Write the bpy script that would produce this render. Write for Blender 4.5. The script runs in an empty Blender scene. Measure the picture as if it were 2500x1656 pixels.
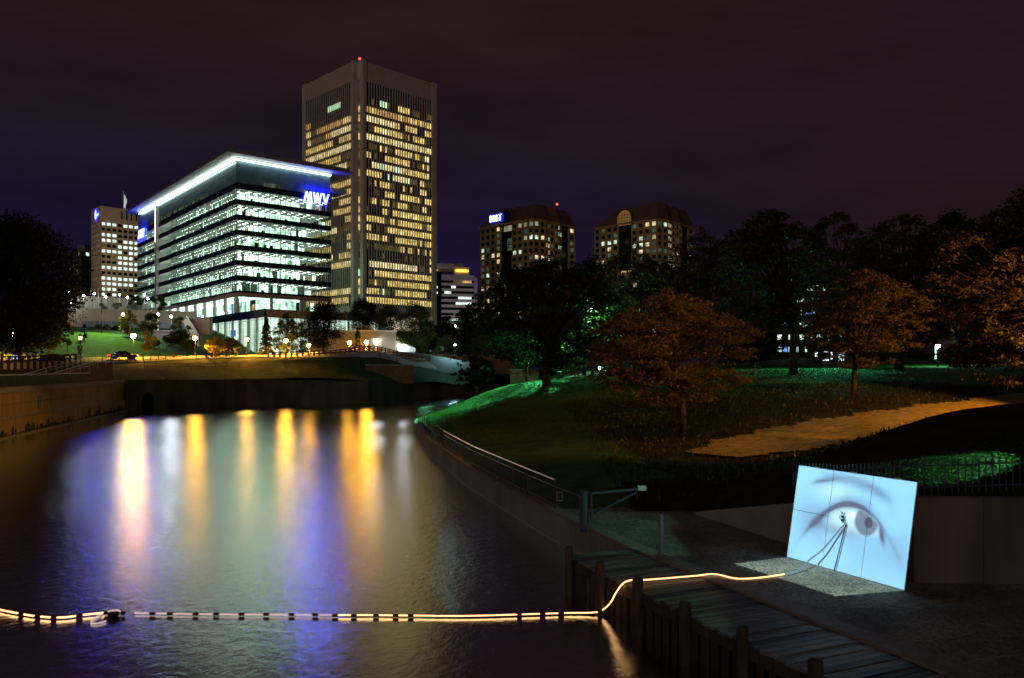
import bpy, math, random
import numpy as np
from mathutils import Vector, Matrix

scene = bpy.context.scene
COL = scene.collection
R = math.radians
random.seed(7)

# ------------------------------------------------------------------ camera
CAM_H, FPX, HY = 5.95, 1900.0, 898.0          # eye height above the water, focal length in photo pixels, horizon row
cam = bpy.data.cameras.new('camera')
cam.sensor_width = 36.0
cam.lens = 36.0 * FPX / 2500.0
cam.shift_y = (HY - 828.0) / 2500.0
cam.clip_start, cam.clip_end = 0.1, 6000.0
cam_ob = bpy.data.objects.new('camera', cam)
COL.objects.link(cam_ob)
cam_ob.location = (0, 0, CAM_H)
cam_ob.rotation_euler = (R(90), 0, 0)
scene.camera = cam_ob

# ------------------------------------------------------------------ night sky
world = bpy.data.worlds.new('World')
scene.world = world
world.use_nodes = True
wn, wl = world.node_tree.nodes, world.node_tree.links
wn.clear()
w_out = wn.new('ShaderNodeOutputWorld')
w_bg = wn.new('ShaderNodeBackground')
w_bg.inputs['Strength'].default_value = 1.0
wl.new(w_bg.outputs[0], w_out.inputs[0])
tc = wn.new('ShaderNodeTexCoord')
sep = wn.new('ShaderNodeSeparateXYZ')
wl.new(tc.outputs['Generated'], sep.inputs[0])
ramp = wn.new('ShaderNodeValToRGB')               # night sky: city glow on low cloud overhead, clear blue low down
cr = ramp.color_ramp
cr.elements[0].position = 0.0
cr.elements[0].color = (0.0060, 0.0038, 0.0350, 1)
cr.elements[1].position = 1.0
cr.elements[1].color = (0.0175, 0.0082, 0.0078, 1)
for p, c in ((0.10, (0.0080, 0.0050, 0.0290)), (0.20, (0.0100, 0.0060, 0.0190)), (0.30, (0.0150, 0.0076, 0.0128)),
             (0.42, (0.0200, 0.0092, 0.0092))):
    e = cr.elements.new(p)
    e.color = (*c, 1)
wl.new(sep.outputs['Z'], ramp.inputs[0])
# to the right the low sky turns grey-brown with the lights of the far town
mr = wn.new('ShaderNodeMapRange')
mr.inputs[1].default_value, mr.inputs[2].default_value = 0.0, 0.45
wl.new(sep.outputs['X'], mr.inputs[0])
mixx = wn.new('ShaderNodeMixRGB')
mixx.inputs[2].default_value = (0.0165, 0.0076, 0.0108, 1)
wl.new(mr.outputs[0], mixx.inputs[0])
wl.new(ramp.outputs[0], mixx.inputs[1])
mp = wn.new('ShaderNodeMapping')
mp.inputs['Scale'].default_value = (1.6, 1.6, 7.0)
wl.new(tc.outputs['Generated'], mp.inputs[0])
cn = wn.new('ShaderNodeTexNoise')
cn.inputs['Scale'].default_value = 2.1
cn.inputs['Detail'].default_value = 6
cn.inputs['Roughness'].default_value = 0.6
wl.new(mp.outputs[0], cn.inputs[0])
cmr = wn.new('ShaderNodeMapRange')
cmr.inputs[1].default_value, cmr.inputs[2].default_value = 0.3, 0.72
cmr.inputs[3].default_value, cmr.inputs[4].default_value = 0.76, 1.26
wl.new(cn.outputs[0], cmr.inputs[0])
cmul = wn.new('ShaderNodeVectorMath')
cmul.operation = 'SCALE'
wl.new(mixx.outputs[0], cmul.inputs[0])
wl.new(cmr.outputs[0], cmul.inputs['Scale'])
wl.new(cmul.outputs[0], w_bg.inputs[0])

# a very weak, wide light from the low cloud lit by the town behind the camera
sun = bpy.data.lights.new('cloud_glow', 'SUN')
sun.energy = 0.28
sun.angle = R(40)
sun.color = (1.0, 0.84, 0.72)
sun_ob = bpy.data.objects.new('cloud_glow', sun)
COL.objects.link(sun_ob)
sun_ob.rotation_euler = Vector((0.28, 1.0, -0.19)).to_track_quat('-Z', 'Y').to_euler()

scene.view_settings.view_transform = 'Standard'
scene.view_settings.look = 'None'
scene.view_settings.exposure = 0.0
scene.view_settings.gamma = 1.0
scene.view_settings.use_curve_mapping = False
scene.render.engine = 'CYCLES'
cy = scene.cycles
cy.use_denoising = True
cy.max_bounces = 5
cy.diffuse_bounces = 2
cy.glossy_bounces = 3
cy.transmission_bounces = 4
cy.transparent_max_bounces = 12
cy.sample_clamp_indirect = 2.5
cy.caustics_reflective = False
cy.caustics_refractive = False
cy.use_light_tree = True

# ------------------------------------------------------------------ helpers
def at(px, y, D):
    """ground plan helper: the point at distance D that stands at photo column px, photo row y"""
    return Vector(((px - 1250.0) / FPX * D, D, CAM_H + (HY - y) / FPX * D))

def gx(px, D):
    return (px - 1250.0) / FPX * D

def zy(y, D):
    return CAM_H + (HY - y) / FPX * D

class MB:
    """collects shapes; build() links them as one mesh object"""
    def __init__(s):
        s.v, s.f, s.m = [], [], []
    def add(s, verts, faces, mi=0):
        b = len(s.v)
        s.v.extend([tuple(q) for q in verts])
        s.f.extend([tuple(b + i for i in f) for f in faces])
        s.m.extend([mi] * len(faces))
    def box(s, x0, x1, y0, y1, z0, z1, mi=0):
        s.add([(x0, y0, z0), (x1, y0, z0), (x1, y1, z0), (x0, y1, z0), (x0, y0, z1), (x1, y0, z1), (x1, y1, z1), (x0, y1, z1)],
              [(0, 3, 2, 1), (4, 5, 6, 7), (0, 1, 5, 4), (1, 2, 6, 5), (2, 3, 7, 6), (3, 0, 4, 7)], mi)
    def obox(s, p0, u, a0, a1, d0, d1, z0, z1, mi=0):
        n = (u[1], -u[0])
        def P(a, d, z):
            return (p0[0] + u[0] * a + n[0] * d, p0[1] + u[1] * a + n[1] * d, z)
        s.add([P(a0, d1, z0), P(a1, d1, z0), P(a1, d0, z0), P(a0, d0, z0), P(a0, d1, z1), P(a1, d1, z1), P(a1, d0, z1), P(a0, d0, z1)],
              [(0, 3, 2, 1), (4, 5, 6, 7), (0, 1, 5, 4), (1, 2, 6, 5), (2, 3, 7, 6), (3, 0, 4, 7)], mi)
    def prism(s, poly, z0, z1, mi=0):
        n = len(poly)
        s.add([(p[0], p[1], z0) for p in poly] + [(p[0], p[1], z1) for p in poly],
              [tuple(reversed(range(n))), tuple(range(n, 2 * n))] + [(i, (i + 1) % n, n + (i + 1) % n, n + i) for i in range(n)], mi)
    def frustum(s, poly0, poly1, z0, z1, mi=0):
        n = len(poly0)
        s.add([(p[0], p[1], z0) for p in poly0] + [(p[0], p[1], z1) for p in poly1],
              [tuple(reversed(range(n))), tuple(range(n, 2 * n))] + [(i, (i + 1) % n, n + (i + 1) % n, n + i) for i in range(n)], mi)
    def tube(s, pts, r, seg=6, mi=0, r1=None):
        pts = [Vector(p) for p in pts]
        n = len(pts)
        rings = []
        for i, p in enumerate(pts):
            t = (pts[min(i + 1, n - 1)] - pts[max(i - 1, 0)])
            t = t.normalized() if t.length > 1e-9 else Vector((0, 0, 1))
            a = t.cross(Vector((0, 0, 1)))
            if a.length < 1e-3:
                a = Vector((1, 0, 0))
            a.normalize()
            b = a.cross(t)
            rr = r if r1 is None else r + (r1 - r) * i / max(n - 1, 1)
            rings.append([p + (a * math.cos(2 * math.pi * k / seg) + b * math.sin(2 * math.pi * k / seg)) * rr for k in range(seg)])
        v = [q for ring in rings for q in ring]
        f = []
        for i in range(n - 1):
            for k in range(seg):
                k2 = (k + 1) % seg
                f.append((i * seg + k, i * seg + k2, (i + 1) * seg + k2, (i + 1) * seg + k))
        f.append(tuple(reversed(range(seg))))
        f.append(tuple(range((n - 1) * seg, n * seg)))
        s.add(v, f, mi)
    def lathe(s, c, prof, seg=10, mi=0):
        v, f = [], []
        for r_, z_ in prof:
            for k in range(seg):
                a = 2 * math.pi * k / seg
                v.append((c[0] + r_ * math.cos(a), c[1] + r_ * math.sin(a), c[2] + z_))
        for i in range(len(prof) - 1):
            for k in range(seg):
                k2 = (k + 1) % seg
                f.append((i * seg + k, i * seg + k2, (i + 1) * seg + k2, (i + 1) * seg + k))
        f.append(tuple(reversed(range(seg))))
        f.append(tuple(range((len(prof) - 1) * seg, len(prof) * seg)))
        s.add(v, f, mi)
    def ball(s, c, r, seg=10, rings=6, mi=0, sz=1.0):
        s.lathe(c, [(max(r * math.sin(math.pi * i / rings), 1e-3), -r * sz * math.cos(math.pi * i / rings)) for i in range(rings + 1)], seg, mi)
    def mesh(s, name, mats):
        me = bpy.data.meshes.new(name)
        me.from_pydata(s.v, [], s.f)
        for m in (mats if isinstance(mats, (list, tuple)) else [mats]):
            me.materials.append(m)
        if any(s.m):
            me.polygons.foreach_set('material_index', s.m)
        return me
    def build(s, name, mats, parent=None, smooth=False, **props):
        if parent is not None:
            o = parent_origin(parent)
            s.v = [(x - o[0], y - o[1], z - o[2]) for x, y, z in s.v]
        me = s.mesh(name, mats)
        if smooth:
            me.polygons.foreach_set('use_smooth', [True] * len(me.polygons))
        ob = bpy.data.objects.new(name, me)
        COL.objects.link(ob)
        if parent is not None:
            ob.parent = parent
        for k, q in props.items():
            ob[k] = q
        return ob

def parent_origin(o):
    v = Vector((0, 0, 0))
    while o is not None:
        v += Vector(o.location)
        o = o.parent
    return v

def thing(name, label, cat, loc, group=None):
    o = bpy.data.objects.new(name, None)
    COL.objects.link(o)
    o.location = loc
    o.empty_display_size = 0.3
    o['label'], o['category'] = label, cat
    if group:
        o['group'] = group
    return o

def tag(o, label, cat, group=None):
    o['label'], o['category'] = label, cat
    if group:
        o['group'] = group
    return o

def dup(root, loc, label):
    r = root.copy()
    COL.objects.link(r)
    r.location = loc
    r['label'] = label
    for ch in list(root.children):
        c = ch.copy()
        COL.objects.link(c)
        c.parent = r
        for g in ch.children:
            d = g.copy()
            COL.objects.link(d)
            d.parent = c
    return r

# ------------------------------------------------------------------ materials
def mat(name, col, rough=0.8, var=0.25, scale=1.5, bump=0.0, bscale=None, metal=0.0, spec=0.3, col2=None, detail=4, stretch=(1, 1, 1)):
    m = bpy.data.materials.new(name)
    m.use_nodes = True
    nt = m.node_tree
    n, l = nt.nodes, nt.links
    b = n['Principled BSDF']
    b.inputs['Roughness'].default_value = rough
    b.inputs['Metallic'].default_value = metal
    b.inputs['Specular IOR Level'].default_value = spec
    g = n.new('ShaderNodeNewGeometry')
    mp_ = n.new('ShaderNodeMapping')
    mp_.inputs['Scale'].default_value = stretch
    l.new(g.outputs['Position'], mp_.inputs[0])
    t = n.new('ShaderNodeTexNoise')
    t.inputs['Scale'].default_value = scale
    t.inputs['Detail'].default_value = detail
    l.new(mp_.outputs[0], t.inputs['Vector'])
    mx = n.new('ShaderNodeMixRGB')
    c2 = col2 or tuple(c * (1 - var) for c in col)
    c1 = col if col2 else tuple(min(c * (1 + var), 0.95) for c in col)
    mx.inputs[1].default_value = (*c2, 1)
    mx.inputs[2].default_value = (*c1, 1)
    mr_ = n.new('ShaderNodeMapRange')
    mr_.inputs[1].default_value, mr_.inputs[2].default_value = 0.32, 0.68
    l.new(t.outputs[0], mr_.inputs[0])
    l.new(mr_.outputs[0], mx.inputs[0])
    l.new(mx.outputs[0], b.inputs['Base Color'])
    if bump:
        t2 = n.new('ShaderNodeTexNoise')
        t2.inputs['Scale'].default_value = bscale or scale * 6
        t2.inputs['Detail'].default_value = 4
        l.new(mp_.outputs[0], t2.inputs['Vector'])
        bp = n.new('ShaderNodeBump')
        bp.inputs['Strength'].default_value = bump
        bp.inputs['Distance'].default_value = 0.05
        l.new(t2.outputs[0], bp.inputs['Height'])
        l.new(bp.outputs[0], b.inputs['Normal'])
    return m

def emat(name, col, strength, sample=False, var=0.0, scale=1.0, stretch=(1, 1, 1), lo=0.0):
    """something that gives off light; var>0 breaks it up (things standing in a lit room)"""
    m = bpy.data.materials.new(name)
    m.use_nodes = True
    n, l = m.node_tree.nodes, m.node_tree.links
    n.clear()
    o = n.new('ShaderNodeOutputMaterial')
    e = n.new('ShaderNodeEmission')
    e.inputs[0].default_value = (*col, 1)
    e.inputs[1].default_value = strength
    l.new(e.outputs[0], o.inputs[0])
    if var:
        g = n.new('ShaderNodeNewGeometry')
        mp_ = n.new('ShaderNodeMapping')
        mp_.inputs['Scale'].default_value = stretch
        l.new(g.outputs['Position'], mp_.inputs[0])
        t = n.new('ShaderNodeTexNoise')
        t.inputs['Scale'].default_value = scale
        t.inputs['Detail'].default_value = 2
        l.new(mp_.outputs[0], t.inputs['Vector'])
        r_ = n.new('ShaderNodeMapRange')
        r_.inputs[1].default_value, r_.inputs[2].default_value = 0.33, 0.67
        r_.inputs[3].default_value, r_.inputs[4].default_value = strength * (1 - var), strength * (1 + var)
        l.new(t.outputs[0], r_.inputs[0])
        l.new(r_.outputs[0], e.inputs[1])
    m.cycles.emission_sampling = 'FRONT' if sample else 'NONE'
    return m

def leafmat(name, col, col2, trans=0.35):
    m = bpy.data.materials.new(name)
    m.use_nodes = True
    n, l = m.node_tree.nodes, m.node_tree.links
    n.clear()
    o = n.new('ShaderNodeOutputMaterial')
    g = n.new('ShaderNodeNewGeometry')
    mx = n.new('ShaderNodeMixRGB')
    mx.inputs[1].default_value = (*col, 1)
    mx.inputs[2].default_value = (*col2, 1)
    l.new(g.outputs['Random Per Island'], mx.inputs[0])
    d = n.new('ShaderNodeBsdfDiffuse')
    t = n.new('ShaderNodeBsdfTranslucent')
    gl = n.new('ShaderNodeBsdfGlossy')
    gl.inputs['Roughness'].default_value = 0.45
    gl.inputs[0].default_value = (0.6, 0.6, 0.6, 1)
    l.new(mx.outputs[0], d.inputs[0])
    l.new(mx.outputs[0], t.inputs[0])
    m1 = n.new('ShaderNodeMixShader')
    m1.inputs[0].default_value = trans
    l.new(d.outputs[0], m1.inputs[1])
    l.new(t.outputs[0], m1.inputs[2])
    m2 = n.new('ShaderNodeMixShader')
    m2.inputs[0].default_value = 0.04
    l.new(m1.outputs[0], m2.inputs[1])
    l.new(gl.outputs[0], m2.inputs[2])
    l.new(m2.outputs[0], o.inputs[0])
    return m

def glassmat(name, tint, refl=0.12, rough=0.03):
    m = bpy.data.materials.new(name)
    m.use_nodes = True
    n, l = m.node_tree.nodes, m.node_tree.links
    n.clear()
    o = n.new('ShaderNodeOutputMaterial')
    t = n.new('ShaderNodeBsdfTransparent')
    t.inputs[0].default_value = (*tint, 1)
    g = n.new('ShaderNodeBsdfGlossy')
    g.inputs['Roughness'].default_value = rough
    g.inputs[0].default_value = (0.7, 0.75, 0.8, 1)
    mx = n.new('ShaderNodeMixShader')
    mx.inputs[0].default_value = refl
    l.new(t.outputs[0], mx.inputs[1])
    l.new(g.outputs[0], mx.inputs[2])
    l.new(mx.outputs[0], o.inputs[0])
    return m

M = {}
M['grass'] = mat('grass_material', (0.055, 0.125, 0.022), 0.9, scale=0.9, col2=(0.028, 0.062, 0.012), bump=0.9, bscale=16, spec=0.15, detail=8)
M['soil'] = mat('leaf_litter_soil', (0.040, 0.030, 0.014), 0.95, scale=1.1, col2=(0.012, 0.012, 0.006), bump=1.0, bscale=12, spec=0.1, detail=8)
M['asphalt'] = mat('asphalt', (0.06, 0.058, 0.055), 0.85, scale=2.5, bump=0.3, bscale=40)
M['path'] = mat('worn_path', (0.21, 0.14, 0.05), 0.95, 0.45, scale=3.0, bump=0.5, bscale=18)
M['pale_path'] = mat('pale_path', (0.42, 0.40, 0.38), 0.9, 0.15, scale=1.4)
M['concrete'] = mat('concrete', (0.30, 0.27, 0.24), 0.85, 0.22, scale=0.7, bump=0.25, bscale=9, stretch=(1, 1, 0.35))
M['cream'] = mat('cream_concrete', (0.38, 0.33, 0.23), 0.85, 0.12, scale=0.4)
M['cap'] = mat('stone_coping', (0.26, 0.22, 0.20), 0.8, 0.18, scale=3, bump=0.2)
M['ledge'] = mat('ledge_stone', (0.42, 0.38, 0.36), 0.7, 0.1, scale=2)
M['wood'] = mat('weathered_wood', (0.27, 0.25, 0.24), 0.7, 0.35, scale=3.0, bump=0.5, bscale=14, stretch=(0.6, 3.0, 1))
M['pile'] = mat('timber_pile', (0.085, 0.062, 0.045), 0.85, 0.35, scale=7, bump=0.5, bscale=25, stretch=(1, 1, 0.2))
M['black'] = mat('black_paint', (0.018, 0.018, 0.020), 0.35, 0.1)
M['steel'] = mat('bright_steel_rail', (0.55, 0.55, 0.56), 0.30, 0.1, metal=0.9)
M['whitepaint'] = mat('white_paint', (0.72, 0.72, 0.70), 0.5, 0.06)
M['brownwood'] = mat('brown_timber', (0.10, 0.045, 0.022), 0.8, 0.25, scale=4)
M['darkred'] = mat('dark_red_float', (0.10, 0.012, 0.010), 0.6, 0.2)
M['board'] = mat('white_board', (0.80, 0.80, 0.80), 0.75, 0.03, scale=1.2, spec=0.1)
M['bark'] = mat('bark', (0.050, 0.036, 0.025), 0.95, 0.35, scale=5, bump=0.8, bscale=22, stretch=(1, 1, 0.25))
M['brick'] = mat('brown_brick', (0.16, 0.085, 0.055), 0.9, 0.25, scale=2)
# ================================================================== SETTING
def rbf(points, c=4.0):
    P = np.array([(p[0], p[1]) for p in points], float)
    Z = np.array([p[2] for p in points], float)
    def phi(A, B):
        d2 = ((A[:, None, :] - B[None, :, :]) ** 2).sum(2)
        return np.sqrt(d2 + c * c)
    n = len(P)
    A = phi(P, P) + np.eye(n) * 0.02
    Q = np.hstack([np.ones((n, 1)), P])
    S = np.block([[A, Q], [Q.T, np.zeros((3, 3))]])
    w = np.linalg.solve(S, np.concatenate([Z, np.zeros(3)]))
    def f(X, Y):
        q = np.stack([np.ravel(X), np.ravel(Y)], 1).astype(float)
        out = []
        for i in range(0, len(q), 20000):
            b = q[i:i + 20000]
            out.append(phi(b, P) @ w[:n] + np.hstack([np.ones((len(b), 1)), b]) @ w[n:])
        return np.concatenate(out).reshape(np.shape(X))
    return f

def grid_object(name, X, Y, Z, mats, mi=None):
    ny, nx = X.shape
    v = np.stack([X, Y, Z], 2).reshape(-1, 3)
    i = np.arange(ny * nx).reshape(ny, nx)
    f = np.stack([i[:-1, :-1], i[:-1, 1:], i[1:, 1:], i[1:, :-1]], 2).reshape(-1, 4)
    me = bpy.data.meshes.new(name)
    me.from_pydata(v.tolist(), [], f.tolist())
    for m in mats:
        me.materials.append(m)
    if mi is not None:
        me.polygons.foreach_set('material_index', mi.reshape(-1).astype(int))
    me.polygons.foreach_set('use_smooth', [True] * len(me.polygons))
    o = bpy.data.objects.new(name, me)
    COL.objects.link(o)
    o['kind'] = 'structure'
    return o

def structure(name, mb, m):
    o = mb.build(name, m)
    o['kind'] = 'structure'
    return o

# ---- ground sheet far below everything, out to the horizon
g = MB()
g.add([(-3500, -600, -2.2), (3500, -600, -2.2), (3500, 5000, -2.2), (-3500, 5000, -2.2)], [(0, 1, 2, 3)])
structure('ground', g, M['soil'])

# ---- water
def water_material():
    m = bpy.data.materials.new('canal_water')
    m.use_nodes = True
    n, l = m.node_tree.nodes, m.node_tree.links
    n.remove(n['Principled BSDF'])
    out = n['Material Output']
    b = n.new('ShaderNodeBsdfGlossy')
    b.distribution = 'BECKMANN'              # long-exposed, finely ruffled surface
    b.inputs[0].default_value = (0.93, 0.96, 0.95, 1)
    deep = n.new('ShaderNodeBsdfDiffuse')
    deep.inputs[0].default_value = (0.004, 0.005, 0.004, 1)
    lw_ = n.new('ShaderNodeLayerWeight')
    lw_.inputs['Blend'].default_value = 0.5
    fr_ = n.new('ShaderNodeMapRange')
    fr_.inputs[1].default_value, fr_.inputs[2].default_value = 0.45, 0.92
    fr_.inputs[3].default_value, fr_.inputs[4].default_value = WATER_LO, WATER_HI
    l.new(lw_.outputs['Facing'], fr_.inputs[0])
    ms_ = n.new('ShaderNodeMixShader')
    l.new(fr_.outputs[0], ms_.inputs[0])
    l.new(deep.outputs[0], ms_.inputs[1])
    l.new(b.outputs[0], ms_.inputs[2])
    l.new(ms_.outputs[0], out.inputs['Surface'])
    g_ = n.new('ShaderNodeNewGeometry')
    sp = n.new('ShaderNodeSeparateXYZ')
    l.new(g_.outputs['Position'], sp.inputs[0])
    # the floating boom holds the water still on its near side
    calm = n.new('ShaderNodeMapRange')
    calm.interpolation_type = 'SMOOTHSTEP'
    calm.inputs[1].default_value, calm.inputs[2].default_value = 16.8, 20.0
    l.new(sp.outputs['Y'], calm.inputs[0])
    rr = n.new('ShaderNodeMapRange')
    rr.inputs[3].default_value, rr.inputs[4].default_value = WATER_NEAR, WATER_FAR
    l.new(calm.outputs[0], rr.inputs[0])
    l.new(rr.outputs[0], b.inputs['Roughness'])
    mp1 = n.new('ShaderNodeMapping')
    mp1.inputs['Scale'].default_value = (1.0, 0.75, 1)
    mp1.inputs['Rotation'].default_value = (0, 0, 0.12)
    l.new(g_.outputs['Position'], mp1.inputs[0])
    t1 = n.new('ShaderNodeTexNoise')
    t1.inputs['Scale'].default_value = 3.6
    t1.inputs['Detail'].default_value = 5
    t1.inputs['Roughness'].default_value = 0.58
    t1.inputs['Distortion'].default_value = 0.6
    l.new(mp1.outputs[0], t1.inputs['Vector'])
    t2 = n.new('ShaderNodeTexNoise')
    t2.inputs['Scale'].default_value = 0.16
    t2.inputs['Detail'].default_value = 2
    l.new(mp1.outputs[0], t2.inputs['Vector'])
    pm = n.new('ShaderNodeMapRange')           # gusts: patches of stronger and weaker ripple
    pm.inputs[1].default_value, pm.inputs[2].default_value = 0.3, 0.7
    pm.inputs[3].default_value, pm.inputs[4].default_value = 0.55, 1.2
    l.new(t2.outputs[0], pm.inputs[0])
    mu = n.new('ShaderNodeMath')
    mu.operation = 'MULTIPLY'
    l.new(t1.outputs[0], mu.inputs[0])
    l.new(pm.outputs[0], mu.inputs[1])
    bp = n.new('ShaderNodeBump')
    bp.inputs['Strength'].default_value = 1.0
    bd_ = n.new('ShaderNodeMapRange')
    bd_.inputs[3].default_value, bd_.inputs[4].default_value = WATER_BUMP * .62, WATER_BUMP
    l.new(calm.outputs[0], bd_.inputs[0])
    l.new(bd_.outputs[0], bp.inputs['Distance'])
    l.new(mu.outputs[0], bp.inputs['Height'])
    l.new(bp.outputs[0], b.inputs['Normal'])
    return m
WATER_LO, WATER_HI, WATER_NEAR, WATER_FAR, WATER_BUMP = 0.57, 0.97, 0.215, 0.235, 0.0180
g = MB()
g.add([(-130, -10, 0), (70, -10, 0), (70, 260, 0), (-130, 260, 0)], [(0, 1, 2, 3)])
structure('water', g, water_material())

# ---- right bank
EDGE = [(9.6, 6), (7.1, 12.9), (4.7, 18.4), (3.3, 21.7), (1.24, 27.8), (-2.37, 40.0), (-5.9, 55.0), (-9.0, 72.0), (-9.3, 76.0),
        (-6.0, 95.0), (0.0, 130.0), (10, 170), (24, 235)]           # top of the canal wall, land side to the right
EY = np.array([p[1] for p in EDGE])
EX = np.array([p[0] for p in EDGE])
XP_Y = np.array([4, 17.9, 18.15, 20.5, 22.1, 26.0, 27.5])
XP_X = np.array([60, 60, 9.5, 8.95, 8.35, 6.95, 5.95])                      # where the flat yard meets the hill
RC = [(9.6, 6, .95), (7.1, 12.9, .95), (4.7, 18.4, .95), (3.3, 21.7, .95), (1.24, 27.8, .95), (-2.37, 40, .95), (-5.9, 55, .95), (-9, 72, .95),
      (-9.3, 76, .9), (-6, 95, .9), (0, 130, .9), (10, 170, 1.0), (24, 235, 2), (5.0, 26.8, 1.0), (6.0, 29, 1.35), (4, 38, 1.8), (8, 40, 2.1),
      (-1, 60, 2.4), (5, 60, 3.4), (-3, 80, 2.6), (-0.9, 85, 3.85), (3.6, 80, 4.05), (9.2, 42, 2.37), (12, 38, 2.25), (28, 45, 3.62),
      (22.6, 52, 4.25), (27, 75, 5.28), (37, 75, 5.55), (20, 90, 5.6), (45, 90, 5.9), (5, 95, 4.45), (60, 130, 6.5), (20, 130, 5.9), (6, 120, 4.6),
      (11, 50, 3.2), (14, 62, 4.4), (11.1, 26, 3.25), (12.5, 25, 3.85), (14.3, 25, 4.5), (16.4, 25, 4.8), (20, 26, 5.2), (8.2, 23.2, 2.1), (9.0, 20.5, 2.5), (9.8, 21, 2.75), (13, 20, 3.1),
      (17, 20, 4.2), (30, 20, 5.6), (14, 31, 2.6), (18, 31, 3.2), (22, 32, 3.5), (40, 40, 4.3), (17, 40, 2.75), (22, 42, 3.15), (90, 60, 7), (90, 120, 8), (60, 220, 8),
      (20, 200, 5), (120, 30, 8), (120, 235, 9)]
HR = rbf(RC, 2.5)

def right_z(x, y):
    return float(HR(np.array([x]), np.array([y]))[0])

ys = np.concatenate([np.arange(6, 30, 0.4), np.arange(30, 60, 0.6), np.arange(60, 100, 1.0), np.arange(100, 236, 4.0)])
ws = np.concatenate([[0.35], np.arange(0.8, 14, 0.4), np.arange(14, 40, 0.7), np.arange(40, 80, 2.0), np.arange(80, 330, 15.0)])
YY = np.repeat(ys[:, None], len(ws), 1)
XX = np.interp(ys, EY, EX)[:, None] + ws[None, :]
ZZ = HR(XX, YY)
rng = np.random.default_rng(3)
ZZ = ZZ + rng.normal(0, 0.018, ZZ.shape) * np.clip(ws[None, :] / 3, 0, 1)
yard = (XX < np.interp(YY, XP_Y, XP_X)) & (YY < 27.0)
ZZ = np.where(yard, 0.55, ZZ)
xc, yc = (XX[:-1, :-1] + XX[1:, 1:]) / 2, (YY[:-1, :-1] + YY[1:, 1:]) / 2
# bare, leaf-strewn soil under the trees and on the hump; grass on the open slope and the lawn
bare = ((xc > 5 + (45 - yc) * 0.1) & (yc < 58 + 3 * np.sin(xc * .7)) & (yc > 26)) | ((xc > 8) & (yc <= 33)) | ((xc > 4.2) & (yc < 31))
grid_object('right_bank', XX, YY, ZZ, [M['grass'], M['soil']], bare)

# ---- the flat yard beside the dock
def yard_material():
    m = mat('gritty_yard', (0.30, 0.275, 0.22), 0.95, scale=0.8, col2=(0.14, 0.13, 0.11), detail=6)
    n, l = m.node_tree.nodes, m.node_tree.links
    b = n['Principled BSDF']
    g_ = n.new('ShaderNodeNewGeometry')
    v = n.new('ShaderNodeTexVoronoi')
    v.inputs['Scale'].default_value = 15
    l.new(g_.outputs['Position'], v.inputs['Vector'])
    t = n.new('ShaderNodeTexNoise')
    t.inputs['Scale'].default_value = 3
    t.inputs['Detail'].default_value = 6
    l.new(g_.outputs['Position'], t.inputs['Vector'])
    ad = n.new('ShaderNodeMath')
    ad.operation = 'MULTIPLY_ADD'
    ad.inputs[1].default_value = 0.6
    l.new(v.outputs['Distance'], ad.inputs[0])
    l.new(t.outputs[0], ad.inputs[2])
    bp = n.new('ShaderNodeBump')
    bp.inputs['Strength'].default_value = 0.9
    bp.inputs['Distance'].default_value = 0.06
    vm = n.new('ShaderNodeMixRGB')
    vm.blend_type = 'MULTIPLY'
    vm.inputs[0].default_value = 0.75
    old = b.inputs['Base Color'].links[0].from_socket
    bw_ = n.new('ShaderNodeRGBToBW')
    l.new(v.outputs['Color'], bw_.inputs[0])
    vr = n.new('ShaderNodeMapRange')
    vr.inputs[3].default_value, vr.inputs[4].default_value = 0.35, 1.6
    l.new(bw_.outputs[0], vr.inputs[0])
    l.new(old, vm.inputs[1])
    l.new(vr.outputs[0], vm.inputs[2])
    l.new(vm.outputs[0], b.inputs['Base Color'])
    l.new(ad.outputs[0], bp.inputs['Height'])
    l.new(bp.outputs[0], b.inputs['Normal'])
    return m
g = MB()
yy_ = [6, 12.9, 18.4, 21.7, 24.5, 27.9]
ln = [(np.interp(q, EY, EX) + 0.30, q) for q in yy_]
rt = [(26, 6), (26, 12.9), (24, 18.2), (9.6, 21.7), (8.0, 24.5), (7.0, 27.9)]
g.add([(p[0], p[1], .95) for p in ln] + [(p[0], p[1], .95) for p in rt], [(i, 6 + i, 7 + i, 1 + i) for i in range(5)])
structure('yard', g, yard_material())

# ---- dirt path, lawn path, forecourt : strips laid 3 cm over the bank
def strip(name, pts, wid, m, hf, lift=0.03, n=60, across=7):
    pts = np.array(pts, float)
    t = np.linspace(0, len(pts) - 1, n)
    k = np.arange(len(pts))
    cx, cy_ = np.interp(t, k, pts[:, 0]), np.interp(t, k, pts[:, 1])
    for _ in range(6):
        cx[1:-1] = (cx[:-2] + 2 * cx[1:-1] + cx[2:]) / 4
        cy_[1:-1] = (cy_[:-2] + 2 * cy_[1:-1] + cy_[2:]) / 4
    tx, ty = np.gradient(cx), np.gradient(cy_)
    ln_ = np.hypot(tx, ty)
    nx_, ny_ = -ty / ln_, tx / ln_
    w = np.interp(t, k, wid if hasattr(wid, '__len__') else [wid] * len(pts))
    o = np.linspace(-.5, .5, across)
    wob = 1 + 0.09 * np.sin(t * 9.1) + .06 * np.sin(t * 23) + .05 * np.sin(t * 61 + 1) + .04 * np.sin(t * 103)
    X = cx[:, None] + nx_[:, None] * o[None, :] * (w * wob)[:, None]
    Y = cy_[:, None] + ny_[:, None] * o[None, :] * (w * wob)[:, None]
    return grid_object(name, X, Y, hf(X, Y) + lift, [m])
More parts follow.
